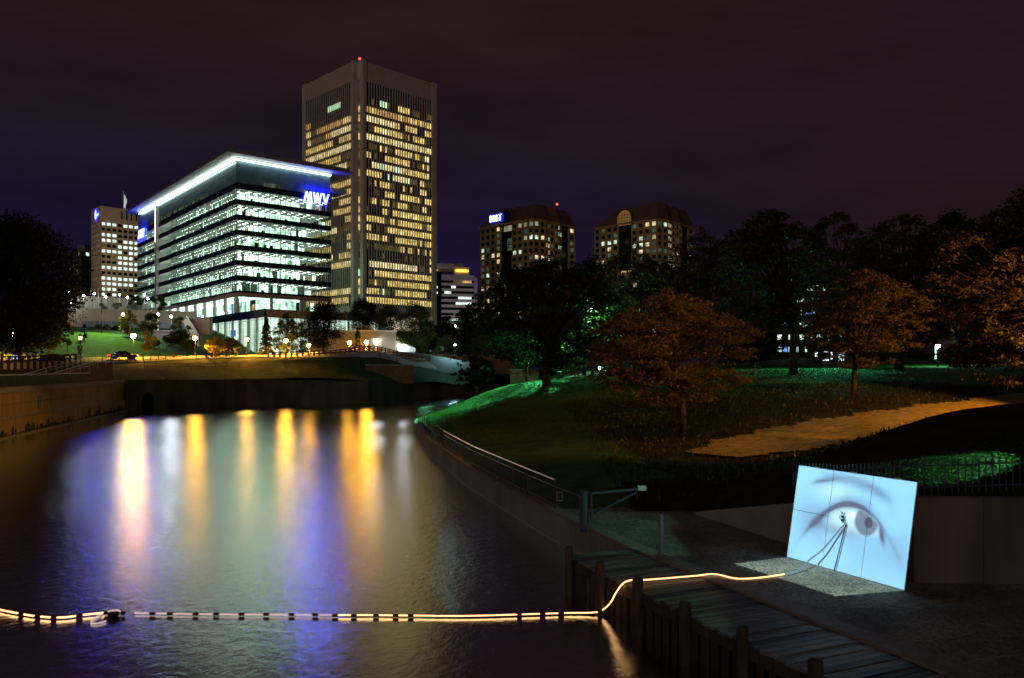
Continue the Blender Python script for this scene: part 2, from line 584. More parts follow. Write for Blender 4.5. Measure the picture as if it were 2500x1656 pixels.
strip('dirt_path', [(9.0, 35.0), (12, 37.2), (17, 39.6), (22, 42.0), (28, 45), (40, 50)], [3.0, 5.2, 6.2, 6.0, 5.4, 5.4], M['path'], HR, .11, n=220)
strip('park_path', [(-1, 88.5), (3, 88), (10, 87), (20, 85.5), (32, 86), (46, 88), (70, 92)], [.7, .7, .7, .7, .8, .8, .8], M['pale_path'], HR, .05)
strip('forecourt', [(-1.5, 93), (1.5, 97), (6, 103), (14, 110), (24, 116)], [5.0, 4.0, 2.6, 2.4, 2.4], M['pale_path'], HR, .06)

# ---- left and far bank
FE = [(-24, -10), (-42.5, 64.6), (-53.3, 106.8), (-42, 123), (-24, 130), (-19, 147), (-10, 161), (2, 185), (20, 235)]
FD = [(-1, .1), (-1, .15), (-.72, .70), (-.3, .95), (-.05, 1), (0, 1), (.05, 1), (.25, 1), (.6, 1)]
FC = [(-24, -10, 4.2), (-42.5, 64.6, 4.2), (-53.3, 106.8, 4.2), (-42, 123, 4.1), (-24, 130, 3.6), (-19, 147, 2.9), (-10, 161, 2.3), (2, 185, 1.5), (20, 235, 2),
      (-30, -10, 4.2), (-49, 64, 4.2), (-57, 100, 4.3), (-60.5, 90, 5.0), (-63, 95, 5.8), (-63, 110, 6.0), (-75, 105, 6.2), (-95, 115, 6.6), (-75, 128, 7.2), (-62, 138, 7.8),
      (-47, 139, 7.85), (-36, 143, 7.9), (-24, 150, 8.0), (-18, 165, 8.4), (-6, 178, 8.0), (4, 196, 7), (-60, 160, 8.0), (-40, 165, 8.2), (-20, 180, 8.4), (-80, 148, 8.3),
      (-92, 140, 9.6), (-100, 150, 11.5), (-95.6, 178, 15.1), (-110, 178, 15.5), (-84, 178, 13.6), (-75, 165, 10.6), (-74, 178, 11.0), (-66, 172, 8.8), (-70, 195, 9.2), (-60, 185, 9.0), (-50, 200, 9.4),
      (-30, 190, 9.0), (-36, 230, 13), (-44, 285, 19.0), (-20, 285, 19.3), (-70, 290, 19), (0, 330, 20), (-20, 230, 13.4), (0, 240, 13), (-110, 195, 16), (-90, 200, 16), (-150, 190, 18), (-170, 130, 14),
      (-150, 260, 22), (-120, 240, 22), (-200, 400, 24), (60, 420, 18), (-50, 450, 22), (-150, 600, 26), (100, 700, 22), (-400, 500, 26), (-300, 200, 22), (-250, 60, 14), (-160, 40, 8), (60, 300, 12), (-400, 900, 26), (300, 900, 22)]
HF = rbf(FC, 3.0)

def far_z(x, y):
    return float(HF(np.array([x]), np.array([y]))[0])

seg_t = []
for i in range(len(FE) - 1):
    L_ = math.dist(FE[i], FE[i + 1])
    k = max(2, int(L_ / (1.2 if i > 0 else 6)))
    seg_t += [i + j / k for j in range(k)]
seg_t.append(len(FE) - 1)
seg_t = np.array(seg_t)
k_ = np.arange(len(FE))
ex, ey = np.interp(seg_t, k_, [p[0] for p in FE]), np.interp(seg_t, k_, [p[1] for p in FE])
dx, dy = np.interp(seg_t, k_, [p[0] for p in FD]), np.interp(seg_t, k_, [p[1] for p in FD])
off = np.concatenate([[0.4, 1.2], np.arange(2, 60, 1.0), np.arange(60, 130, 2.5), np.arange(130, 900, 30.0)])
XX = ex[:, None] + dx[:, None] * off[None, :]
YY = ey[:, None] + dy[:, None] * off[None, :]
ZZ = HF(XX, YY)
grid_object('far_bank', XX, YY, ZZ, [M['grass']])
# promenade road along the top of the far bank
strip('road', [(-120, 98), (-92, 106), (-76, 118), (-66, 132), (-52, 146), (-38, 151), (-24, 157), (-12, 168), (0, 186)], [8, 8, 8, 8, 8, 8, 8, 7, 6], M['asphalt'], HF, .08, n=140, across=9)
strip('promenade', [(-66, 124), (-57, 136.5), (-47, 140.2), (-36, 144), (-24, 150.5), (-17, 162)], [3.4] * 6, M['pale_path'], HF, .10, n=90, across=7)
strip('canal_walk', [(-29, -8), (-46.3, 64.2), (-55.6, 101)], [5.5, 5.5, 5.0], M['asphalt'], HF, .06, n=60, across=5)
# ================================================================== CANAL WALLS
def wall_run(mb, pts, z0, z1, t, side=1, mi=0):
    """wall following pts, thickness t towards the land side"""
    for (x0, y0), (x1, y1) in zip(pts[:-1], pts[1:]):
        L_ = math.dist((x0, y0), (x1, y1))
        u = ((x1 - x0) / L_, (y1 - y0) / L_)
        d0, d1 = (0, t) if side > 0 else (-t, 0)
        mb.obox((x0, y0), u, 0, L_, d0, d1, z0, z1, mi)

# right canal wall: cast in bays with joints, coping on top
rw = thing('canal_wall', 'low stained concrete canal wall curving along the grassy slope', 'wall', (0, 30, 0))
def resample(pts, step):
    out = []
    for a, b in zip(pts[:-1], pts[1:]):
        k = max(1, round(math.dist(a, b) / step))
        out += [(a[0] + (b[0] - a[0]) * j / k, a[1] + (b[1] - a[1]) * j / k) for j in range(k)]
    return out + [pts[-1]]
bays = resample(EDGE[:10], 3.0)
for a, b in zip(bays[:-1], bays[1:]):
    L_ = math.dist(a, b)
    u = ((b[0] - a[0]) / L_, (b[1] - a[1]) / L_)
    mb = MB()
    mb.obox(a, u, 0.012, L_ - 0.012, -0.02, 0.38, -1.4, 0.865)
    mb.build('wall_bay', M['concrete'], rw)
for a, b in zip(bays[:-1], bays[1:]):
    L_ = math.dist(a, b)
    u = ((b[0] - a[0]) / L_, (b[1] - a[1]) / L_)
    mb = MB()
    mb.obox(a, u, 0.006, L_ - 0.006, -0.06, 0.42, 0.866, 0.965)
    mb.build('coping_stone', M['cap'], rw)
mb = MB()
for a, b in zip(bays[4:-1], bays[5:]):
    L_ = math.dist(a, b)
    u = ((b[0] - a[0]) / L_, (b[1] - a[1]) / L_)
    mb.obox(a, u, 0, L_, -0.14, -0.021, -0.2, 0.045)
mb.build('footing_ledge', M['ledge'], rw)

# left canal wall
def stained_wall():
    m = mat('stained_canal_wall', (0.36, 0.25, 0.12), 0.85, scale=0.9, col2=(0.24, 0.16, 0.075), bump=0.3, bscale=5, stretch=(1, 1, 0.10), detail=7)
    return m
M['leftwall'] = stained_wall()
M['dark_tongue'] = mat('dark_tongue_tone', (0.030, 0.028, 0.018), 0.9, 0.4, scale=1.2)
lw = thing('canal_wall', 'tall canal wall of stained panels lit orange, with drain grille', 'wall', (-45, 75, 0))
LP = [(-24, -10), (-42.5, 64.6), (-53.3, 106.8)]
rr0 = random.Random(8)
pan = resample(LP, 4.2)
for i, (a, b) in enumerate(zip(pan[:-1], pan[1:])):
    L_ = math.dist(a, b)
    u = ((b[0] - a[0]) / L_, (b[1] - a[1]) / L_)
    for z0, z1 in ((-1.4, 1.55), (1.80, 2.82), (2.84, 3.82)):
        mb = MB()
        mb.obox(a, u, 0.03, L_ - 0.03, -0.9, rr0.uniform(-.02, .01) if z0 > 0 else 0.12, z0, z1 - .02)
        mb.build('wall_panel', M['leftwall'], lw)
mb = MB()
wall_run(mb, LP, 1.551, 1.79, 1.1, -1)
for v in range(len(mb.v)):
    pass
mb.build('string_course', M['cap'], lw)
mb = MB()
for (a, b) in zip(LP[:-1], LP[1:]):
    L_ = math.dist(a, b)
    u = ((b[0] - a[0]) / L_, (b[1] - a[1]) / L_)
    mb.obox(a, u, 0, L_, -1.2, 0.14, 3.825, 4.27)
mb.build('coping', M['cap'], lw)
mb = MB()
for (a, b) in zip(LP[:-1], LP[1:]):
    L_ = math.dist(a, b)
    u = ((b[0] - a[0]) / L_, (b[1] - a[1]) / L_)
    mb.obox(a, u, 0, L_, 0.125, 0.42, -0.6, 0.16)
mb.build('footing_ledge', M['cap'], lw)
# dark irregular tongues over the lower half, a few millimetres proud
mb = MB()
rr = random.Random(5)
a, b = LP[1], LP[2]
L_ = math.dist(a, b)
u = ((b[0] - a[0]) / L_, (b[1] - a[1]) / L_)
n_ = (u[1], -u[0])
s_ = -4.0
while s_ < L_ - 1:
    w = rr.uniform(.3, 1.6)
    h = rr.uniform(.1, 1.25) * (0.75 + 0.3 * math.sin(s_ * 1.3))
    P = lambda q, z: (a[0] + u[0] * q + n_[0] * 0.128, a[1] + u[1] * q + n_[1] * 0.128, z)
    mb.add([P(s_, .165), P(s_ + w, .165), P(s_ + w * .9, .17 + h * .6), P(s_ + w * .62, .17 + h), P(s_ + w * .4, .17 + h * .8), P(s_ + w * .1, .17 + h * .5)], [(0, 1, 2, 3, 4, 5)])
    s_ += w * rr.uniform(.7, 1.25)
mb.build('dark_tongues', M['dark_tongue'], lw, kind='stuff')
# drain grille
gl = MB()
ga = L_ * 0.0 + 66.2
c = (LP[1][0] - 53.3 * 0, LP[1][1])
a2, b2 = LP[1], LP[2]
u2 = ((b2[0] - a2[0]) / math.dist(a2, b2), (b2[1] - a2[1]) / math.dist(a2, b2))
gl.obox(a2, u2, 9.2, 10.0, 0.001, 0.05, 2.1, 3.3)
go = gl.build('drain_grille', M['black'], lw)
gl = MB()
for k in range(8):
    gl.obox(a2, u2, 9.25, 9.95, 0.051, 0.09, 2.16 + k * .14, 2.22 + k * .14)
gl.build('bar', M['cap'], go)

# far canal wall with its arched culvert
M['wetwall'] = mat('wet_dark_wall', (0.085, 0.055, 0.042), 0.8, 0.45, scale=.5, stretch=(1, 1, .3))
M['wetcap'] = mat('dark_arch_stone', (0.10, 0.085, 0.085), 0.8, 0.3)
fw = thing('canal_wall', 'dark far canal wall with an arched culvert mouth', 'wall', (-42, 123, 0))
FP = [(-53.3, 106.8), (-42, 123), (-24, 130), (-19, 147), (-10, 161), (2, 185)]
ft = [4.25, 4.15, 3.65, 2.95, 2.35, 1.6]
for i in range(len(FP) - 1):
    a, b = FP[i], FP[i + 1]
    sub = resample([a, b], 6.0)
    L_ = math.dist(a, b)
    u = ((b[0] - a[0]) / L_, (b[1] - a[1]) / L_)
    k = len(sub) - 1
    for j in range(k):
        z1 = ft[i] + (ft[i + 1] - ft[i]) * (j + .5) / k
        mb = MB()
        mb.obox(a, u, L_ * j / k + .01, L_ * (j + 1) / k - .01, -.9, 0.0, -1.4, z1)
        mb.build('wall_panel', M['wetwall'], fw)
a, b = FP[0], FP[1]
L_ = math.dist(a, b)
u = ((b[0] - a[0]) / L_, (b[1] - a[1]) / L_)
ca = 3.4
mb = MB()
n_ = (u[1], -u[0])
P = lambda q, d, z: (a[0] + u[0] * q + n_[0] * d, a[1] + u[1] * q + n_[1] * d, z)
ring_o = [(ca + 1.25 * math.cos(t), 1.35 + 1.25 * math.sin(t)) for t in np.linspace(math.pi, 0, 13)]
ring_i = [(ca + 0.98 * math.cos(t), 1.35 + 0.98 * math.sin(t)) for t in np.linspace(math.pi, 0, 13)]
ring_o = [(ca - 1.25, -.4)] + ring_o + [(ca + 1.25, -.4)]
ring_i = [(ca - .98, -.4)] + ring_i + [(ca + .98, -.4)]
for (o0, o1, i0, i1) in zip(ring_o[:-1], ring_o[1:], ring_i[:-1], ring_i[1:]):
    mb.add([P(o0[0], .16, o0[1]), P(o1[0], .16, o1[1]), P(i1[0], .16, i1[1]), P(i0[0], .16, i0[1]),
            P(o0[0], 0.0, o0[1]), P(o1[0], 0.0, o1[1]), P(i1[0], 0.0, i1[1]), P(i0[0], 0.0, i0[1])],
           [(0, 1, 2, 3), (0, 4, 5, 1), (3, 2, 6, 7)])
mb.build('arch_ring', M['wetcap'], fw)
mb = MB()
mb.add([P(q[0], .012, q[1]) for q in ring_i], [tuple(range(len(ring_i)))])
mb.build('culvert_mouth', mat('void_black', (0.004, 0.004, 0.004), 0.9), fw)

# square retaining block on the far bank
def block(name, label, p0, u, L_, dep, z0, z1, m, cat='wall', courses=0):
    t_ = thing(name, label, cat, (p0[0], p0[1], z0))
    mb = MB()
    mb.obox(p0, u, 0, L_, -dep, 0, z0, z1 - .22)
    mb.build('wall', m, t_)
    mb = MB()
    mb.obox(p0, u, -.08, L_ + .08, -dep - .08, .08, z1 - .219, z1)
    mb.build('coping', M['cap'], t_)
    return t_
block('retaining_wall', 'dark block of stone retaining wall jutting from the far grassy bank', (gx(893, 141), 141), (.97, .24), 8.6, 5, 3.0, 6.55, M['brick'])
block('retaining_wall', 'cream stone terrace wall with a dark end, beside the white star lamp', (gx(1033, 168), 168), (.86, .5), 4.6, 8, 4.5, 8.9, M['cream'])
block('retaining_wall', 'long dark stone wall running behind the willow branches on the far bank', (gx(1080, 171), 171), (.98, .2), 16, 2, 4.5, 8.8, M['brick'])

# yard retaining walls
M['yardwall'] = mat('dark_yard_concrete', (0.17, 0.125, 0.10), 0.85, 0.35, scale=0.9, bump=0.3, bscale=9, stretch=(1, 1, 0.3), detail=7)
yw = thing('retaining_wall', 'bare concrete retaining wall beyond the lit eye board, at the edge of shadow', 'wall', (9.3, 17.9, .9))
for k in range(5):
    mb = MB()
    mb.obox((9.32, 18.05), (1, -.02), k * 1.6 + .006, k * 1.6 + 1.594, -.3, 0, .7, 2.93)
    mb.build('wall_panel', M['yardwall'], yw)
yw = thing('retaining_wall', 'low wedge of concrete wall rising towards the back edge of the eye board', 'wall', (7, 24, .9))
mb = MB()
pa, pb, pc = Vector((6.2, 26.6, 0)), Vector((7.86, 22.0, 0)), Vector((9.5, 18.2, 0))
def wedge(p, q, zp, zq):
    d = (q - p).normalized()
    n_ = Vector((-d.y, d.x, 0)) * -1
    n_ = Vector((d.y, -d.x, 0))
    w = .28
    A = [p, q, q - n_ * w * -1, p - n_ * w * -1]
    A = [p, q, q + Vector((.26, .10, 0)), p + Vector((.26, .10, 0))]
    mb.add([(v.x, v.y, .6) for v in A] + [(A[0].x, A[0].y, zp), (A[1].x, A[1].y, zq), (A[2].x, A[2].y, zq), (A[3].x, A[3].y, zp)],
           [(0, 3, 2, 1), (4, 5, 6, 7), (0, 1, 5, 4), (1, 2, 6, 5), (2, 3, 7, 6), (3, 0, 4, 7)])
wedge(pa, pb, 1.02, 2.12)
mb.build('wing', M['concrete'], yw)
mb = MB()
wedge(pb + (pc - pb) * .002, pc, 2.12, 2.75)
mb.build('return_wall', M['concrete'], yw)
# ================================================================== BUILDINGS
UNIT = {}
def unit(m):
    """one shared 1 m box per material, for alike pieces"""
    if m.name not in UNIT:
        b = MB()
        b.box(-.5, .5, -.5, .5, -.5, .5)
        UNIT[m.name] = b.mesh('piece_' + m.name, m)
    return UNIT[m.name]

class Pieces:
    """alike pieces: the largest 'limit' become parts, the rest one part of kind stuff"""
    def __init__(s, name, parent, limit=290):
        s.name, s.parent, s.limit, s.L = name, parent, limit, []
        s.o = parent_origin(parent)
    def add(s, p0, u, a0, a1, d0, d1, z0, z1, m):
        s.L.append((p0, u, a0, a1, d0, d1, z0, z1, m))
    def finish(s):
        def size(q):
            a = (q[2] + q[3]) / 2
            return (q[3] - q[2]) * (q[7] - q[6]) / max((q[0][1] + q[1][1] * a), 1) ** 2
        L = sorted(s.L, key=size, reverse=True)
        for (p0, u, a0, a1, d0, d1, z0, z1, m) in L[:s.limit]:
            n = (u[1], -u[0])
            ob = bpy.data.objects.new(s.name, unit(m))
            COL.objects.link(ob)
            ob.parent = s.parent
            a, d = (a0 + a1) / 2, (d0 + d1) / 2
            ob.location = (p0[0] + u[0] * a + n[0] * d - s.o[0], p0[1] + u[1] * a + n[1] * d - s.o[1], (z0 + z1) / 2 - s.o[2])
            ob.rotation_euler = (0, 0, math.atan2(u[1], u[0]))
            ob.scale = (a1 - a0, abs(d1 - d0), z1 - z0)
        rest = L[s.limit:]
        if rest:
            mats = []
            mb = MB()
            for (p0, u, a0, a1, d0, d1, z0, z1, m) in rest:
                if m not in mats:
                    mats.append(m)
                mb.obox(p0, u, a0, a1, min(d0, d1), max(d0, d1), z0, z1, mats.index(m))
            mb.build(s.name, mats, s.parent, kind='stuff')

def off(p, u, a, d=0.0):
    return (p[0] + u[0] * a + u[1] * d, p[1] + u[1] * a - u[0] * d)

def unitv(a, b):
    L_ = math.dist(a, b)
    return ((b[0] - a[0]) / L_, (b[1] - a[1]) / L_), L_

M['glass'] = glassmat('clear_office_glass', (0.86, 0.92, 0.88), 0.07)
M['darkglass'] = mat('dark_spandrel_glass', (0.008, 0.020, 0.026), 0.12, 0.2, spec=0.6)
M['bluegrid'] = mat('blue_attic_glass', (0.10, 0.19, 0.23), 0.30, 0.25, scale=.5, spec=0.6)
M['mullion'] = mat('pale_mullion', (0.45, 0.48, 0.46), 0.5, 0.1)
M['concr_lt'] = mat('light_tower_concrete', (0.60, 0.49, 0.43), 0.85, 0.08, scale=.25)
M['brownstone'] = mat('brown_fascia', (0.30, 0.21, 0.16), 0.8, 0.1)
M['roofmetal'] = mat('roof_metal', (0.20, 0.20, 0.20), 0.6, 0.1)
M['soffit'] = mat('white_soffit', (0.36, 0.38, 0.38), 0.6, 0.03)
M['office'] = emat('lit_office_wall', (0.60, 1.0, 0.72), 2.3, sample=False, var=0.75, scale=0.35, stretch=(1.2, 1.2, 1.1))
M['ceiling'] = emat('lit_office_ceiling', (0.62, 0.80, 0.62), 0.36, var=0.35, scale=.3)
M['fixture'] = emat('ceiling_fixture', (0.85, 1.0, 0.90), 9.0)
M['blind'] = emat('lit_white_blind', (0.68, 1.0, 0.80), 2.7, var=.35, scale=.6)
M['roomdim'] = emat('dim_room', (0.5, 0.7, 0.5), 0.10, var=.6, scale=.5)
M['roomwarm'] = emat('warm_room', (1.0, 0.72, 0.25), 0.75, var=.5, scale=.5)
M['roomblue'] = emat('blue_lit_room', (0.18, 0.42, 1.0), 0.8, var=.4, scale=.5)
M['dark'] = mat('dark_furniture', (0.02, 0.02, 0.022), 0.7)
M['strip'] = emat('eave_light_strip', (0.86, 1.0, 0.92), 8.0, sample=True)
M['bluesign'] = emat('blue_sign_light', (0.002, 0.0035, 1.0), 150.0, sample=True)
M['whitesign'] = emat('white_sign_face', (0.72, 0.80, 1.0), 2.5)

# ---------------------------------------------------------------- the glass office block
c0 = (-70.8, 200.0)
uR = (.767, .642)
uL = (.638, -.770)
pL = off(c0, uL, -95.0)
off_b = thing('office_building', 'wide glass office building in bands of green-white light under a glowing flat roof', 'building', (c0[0], c0[1], 9.0))
FACES = [(c0, uR, 0.0, 26.5, 0.0, 'R'), (pL, uL, 0.0, 22.6, 0.0, 'W'), (pL, uL, 24.6, 39.2, -2.6, 'N'), (pL, uL, 39.2, 95.0, 0.0, 'L')]
ST, WH, ZT = 3.92, 2.56, 51.9
panes = Pieces('window_pane', off_b)
spand = Pieces('spandrel', off_b)
mull = MB()
rr = random.Random(11)
furn, fmats = MB(), [M['blind'], M['dark'], M['roomdim'], M['roomwarm'], M['office']]
lights = MB()
for (p, u, a0, a1, d, tg) in FACES:
    step = 1.47
    for i in range(7):
        zt = ZT - ST * i
        zb = zt - WH
        k = max(1, round((a1 - a0) / step))
        w = (a1 - a0) / k
        for j in range(k):
            panes.add(p, u, a0 + j * w + .04, a0 + (j + 1) * w - .04, d - .10, d - .07, zb + .03, zt - .03, M['glass'])
            big = j % 4 == 0
            mull.obox(p, u, a0 + j * w - (.07 if big else .035), a0 + j * w + (.07 if big else .035), d - .16, d + .06, zb, zt, 0)
        # furniture, partitions, blinds, people's things near the windows
        q = a0 + .5
        while q < a1 - 2.2:
            wdt = rr.uniform(.3, 2.1)
            t = rr.random()
            dd = rr.uniform(-5.5, -0.9)
            if t < (.42 if tg in 'LWN' else .22):
                furn.obox(p, u, q, q + wdt, d + dd, d + dd + .12, zb, zt - rr.choice([.05, .05, .6, 1.2]), 0)
            elif t < .52:
                furn.obox(p, u, q, q + wdt * .5, d + dd, d + dd + .3, zb, zb + rr.uniform(.4, 1.3), 1)
            elif t < .72:
                furn.obox(p, u, q, q + wdt, d + dd, d + dd + .1, zb, zb + rr.uniform(.7, 2.3), 4)
            elif t < .84:
                furn.obox(p, u, q, q + wdt, d + dd, d + dd + .1, zb, zt - .1, 2)
            elif t < .86:
                furn.obox(p, u, q, q + wdt * .6, d + dd, d + dd + .1, zb, zb + 1.0, 3)
            q += wdt * rr.uniform(.8, 1.9)
        q = a0 + 1.2
        while q < a1 - 1.2:
            for dep in (1.3, 3.4, 5.5):
                if rr.random() < .86:
                    lights.obox(p, u, q, q + .95, d - dep - .28, d - dep, zt - .09, zt - .05)
            q += 2.35
    for i in range(8):
        z1 = ZT + 1.7 if i == 0 else ZT - ST * (i - 1) - WH
        z0 = ZT - ST * i if i < 7 else ZT - ST * 6 - WH - .55
        if i == 7:
            z1 = ZT - ST * 6 - WH
        spand.add(p, u, a0 + .003, a1 - .003, d - .12, d + .14, z0 + .002, z1 - .002, M['darkglass'])
mull.build('mullion', M['mullion'], off_b, kind='stuff')
furn.build('furniture', fmats, off_b, kind='stuff')
lights.build('ceiling_light', M['fixture'], off_b, kind='stuff')
spand.finish()
# floors with lit ceilings, core wall
quad = lambda i, W=26.5, Lw=95.0: [off(off(c0, uR, i, -i), uR, 0, 0), off(c0, uR, W - i, -i), off(off(c0, uR, W - i, -i), uL, -(Lw - 2 * i)), off(off(c0, uR, i, -i), uL, -(Lw - 2 * i))]
for i in range(7):
    zt = ZT - ST * i
    mb = MB()
    mb.prism(quad(.4), zt - .045, zt + .02)
    mb.build('lit_ceiling', M['ceiling'], off_b)
    mb = MB()
    mb.prism(quad(.3), zt + .03, zt + 1.45)
    mb.build('floor_slab', M['dark'], off_b)
mb = MB()
mb.prism(quad(6.4), 20.2, 53.5)
mb.build('core_wall', emat('lit_office_core', (0.60, 1.0, 0.72), 2.3, sample=False, var=0.75, scale=0.35, stretch=(1.2, 1.2, 1.1)), off_b)
# white pier with the light at the end of the wing
mb = MB()
mb.obox(pL, uL, 22.62, 24.58, -2.9, .45, 20, 58.9)
mb.build('pier', mat('white_pier', (.75, .72, .74), .6, .05), off_b)
mb = MB()
mb.obox(pL, uL, 23.3, 23.6, .452, .55, 47, 59)
mb.build('pier_light', emat('pier_light', (1, .85, 1), 3.5, sample=True), off_b)
# attic: gridded dark glass
att = Pieces('attic_panel', off_b, 250)
for (p, u, a0, a1, tg) in ((c0, uR, 0, 26.5, 'R'), (pL, uL, 0, 95, 'L')):
    k = round((a1 - a0) / 1.47)
    w = (a1 - a0) / k
    for j in range(k):
        for r_ in range(5):
            z0 = 53.62 + r_ * 1.16
            lit = r_ == 0 and ((tg == 'R' and j in (5, 6, 7, 12, 13)) or (tg == 'L' and 10 < j < 50 and rr.random() < .55))
            att.add(p, u, a0 + j * w + .035, a0 + (j + 1) * w - .035, -.32, -.25 + rr.uniform(-.01, .01), z0 + .035, z0 + 1.125, M['roomdim'] if lit else M['bluegrid'])
att.finish()
mb = MB()
mb.prism(quad(.34), 53.6, 59.45)
mb.build('attic_frame', mat('attic_grid_metal', (.16, .2, .2), .4), off_b)
# roof with deep overhang, lit from the strip at the wall head
def rq(o, W0=-3.6, W1=31.5, L1=97.5):
    a = off(c0, uR, W0 + o, 3.6 - o)
    b = off(c0, uR, W1 - o, 3.6 - o)
    return [a, b, off(b, uL, -(L1 + 3.6) + o), off(a, uL, -(L1 + 3.6) + o)]
mb = MB()
mb.frustum(rq(0), rq(1.4), 60.35, 61.7)
rf = mb.build('roof', M['roofmetal'], off_b)
mb = MB()
mb.prism(rq(.12), 60.12, 60.345)
mb.build('soffit', M['soffit'], off_b)
mb = MB()
mb.obox(c0, uR, -.35, 26.3, .12, .42, 59.3, 59.62)
mb.obox(pL, uL, 3.0, 95.02, .12, .42, 59.3, 59.62)
mb.build('eave_light', M['strip'], off_b)
mb = MB()
mb.prism(quad(-.05), 59.46, 60.11)
mb.build('wall_head', M['soffit'], off_b)
# small side canopy at the far right
mb = MB()
mb.obox(c0, uR, 26.52, 31.0, -6, .3, 55.0, 56.1)
mb.build('side_canopy', M['soffit'], off_b)
# fascia and lobby storey
zf = ZT - ST * 6 - WH - .56
mb = MB()
mb.obox(c0, uR, -.28, 26.6, -.2, .28, zf - 1.0, zf)
mb.obox(pL, uL, 24.6, 94.7, -.2, .28, zf - 1.0, zf)
mb.build('fascia', M['brownstone'], off_b)
zl0, zl1 = 20.25, zf - 1.02
lob = Pieces('lobby_pane', off_b, 120)
k = 46
for j in range(k):
    w = 94.0 / k
    for r_ in range(2):
        lob.add(pL, uL, j * w + .05, (j + 1) * w - .05, -2.5, -2.46, zl0 + r_ * (zl1 - zl0) / 2 + .04, zl0 + (r_ + 1) * (zl1 - zl0) / 2 - .04, M['glass'])
for j in range(12):
    w = 26.0 / 12
    lob.add(c0, uR, j * w + .05, (j + 1) * w - .05, -2.5, -2.46, zl0 + .04, zl1 - .04, M['glass'])
lob.finish()
mb = MB()
for j in range(24):
    a = 4 + j * 3.8
    if a < 92:
        mb.obox(pL, uL, a, a + rr.uniform(.8, 3.0), -5.5, -5.4, zl0, zl0 + rr.uniform(1.5, 4.0), rr.choice([0, 1, 1, 2, 2, 3, 0]))
for j in range(6):
    mb.obox(c0, uR, 1 + j * 4.3, 1 + j * 4.3 + rr.uniform(.9, 1.7), -4.5, -4.4, zl0, zl0 + 3.8, rr.choice([0, 0, 4, 1]))
mb.build('lobby_interior', [M['blind'], M['roomwarm'], M['roomblue'], M['office'], M['dark']], off_b, kind='stuff')
mb = MB()
for j in range(4):
    mb.obox(pL, uL, 10, 93, -3.4 - j * .75, -3.22 - j * .75, zl1 - .25, zl1 - .18)
mb.build('lobby_light', M['fixture'], off_b)
colm = mat('lobby_column', (.6, .55, .56), .6, .05)
for j in range(9):
    a = 93.0 - j * 8.2
    q = off(pL, uL, a, -.75)
    mb = MB()
    mb.lathe((q[0], q[1], zl0 - (0 if j < 5 else 6)), [(.5, 0), (.5, zl1 - zl0 + .9 + (0 if j < 5 else 6))], 12)
    mb.build('column', colm, off_b)
for j in (1, 3, 5):
    a = 93.0 - j * 8.2
    q = off(pL, uL, a, -.1)
    mb = MB()
    mb.ball((q[0], q[1], zl0 + .2), .14)
    mb.build('uplight', emat('column_uplight', (1, .9, 1), 60, sample=True), off_b)
for a in (9.5, 17.8, 26.0):
    q = off(c0, uR, a, -.5)
    mb = MB()
    mb.lathe((q[0], q[1], zl0), [(.42, 0), (.42, zl1 - zl0 + .9)], 10)
    mb.build('column', colm, off_b)
mb = MB()
for zz in (21.2, 21.8, 22.8):
    mb.obox(c0, uR, .2, 26.3, -.25, -.2, zz, zz + .06)
mb.build('balcony_rail', M['mullion'], off_b)
# podium storey in front
c2 = (-59.9, 188.0)
p2 = off(c2, uL, -50)
mb = MB()
poly = [c2, off(c2, uR, 34), off(off(c2, uR, 34), uL, -52), p2]
mb.prism(poly, 18.15, 20.2)
mb.build('podium_slab', M['darkglass'], off_b)
pod = Pieces('podium_pane', off_b, 160)
k = 34
for j in range(k):
    w = 49.4 / k
    for r_ in range(5):
        pod.add(p2, uL, .3 + j * w + .04, .3 + (j + 1) * w - .04, -.62, -.58, 9.0 + r_ * 1.82 + .04, 9.0 + (r_ + 1) * 1.82 - .04, M['glass'])
k = 22
for j in range(k):
    w = 33.0 / k
    for r_ in range(5):
        pod.add(c2, uR, .6 + j * w + .04, .6 + (j + 1) * w - .04, -.62, -.58, 9.0 + r_ * 1.82 + .04, 9.0 + (r_ + 1) * 1.82 - .04, M['glass'])
pod.finish()
mb = MB()
for j in range(9):
    mb.obox(p2, uL, 1 + j * 5.6, 1.5 + j * 5.6, -2.2, -1.7, 8.5, 18.1)
for j in range(6):
    mb.obox(c2, uR, 1 + j * 5.6, 1.5 + j * 5.6, -2.2, -1.7, 8.5, 18.1)
mb.build('podium_column', mat('podium_column', (.5, .46, .42), .7), off_b)
i3 = [off(off(c2, uR, 3.4, -3.4), uR, 0), off(c2, uR, 33, -3.4), off(off(c2, uR, 33, -3.4), uL, -45), off(off(c2, uR, 3.4, -3.4), uL, -45)]
mb = MB()
mb.prism(i3, 8.5, 18.1)
mb.build('podium_interior', emat('lit_podium_wall', (.80, 1.0, .84), 1.1, sample=False, var=.8, scale=.9, stretch=(1.6, 1.6, .05)), off_b)
mb = MB()
mb.obox(p2, uL, 24.5, 28.0, -1.2, -1.1, 14.2, 15.9)
mb.obox(p2, uL, 24.6, 27.9, -1.2, -1.1, 12.2, 13.6)
mb.build('blue_screen', emat('blue_screen', (.12, .30, .85), .6), off_b)
tp = Pieces('terrace_panel', off_b, 40)
for j in range(14):
    tp.add(c2, uR, .5 + j * 1.55 + .04, .5 + (j + 1) * 1.55 - .04, .01, .07, 18.2, 20.15, M['brownstone'])
for j in range(14, 21):
    tp.add(c2, uR, .5 + j * 1.55 + .04, .5 + (j + 1) * 1.55 - .04, .01, .07, 18.2, 20.15, M['cream'])
tp.finish()
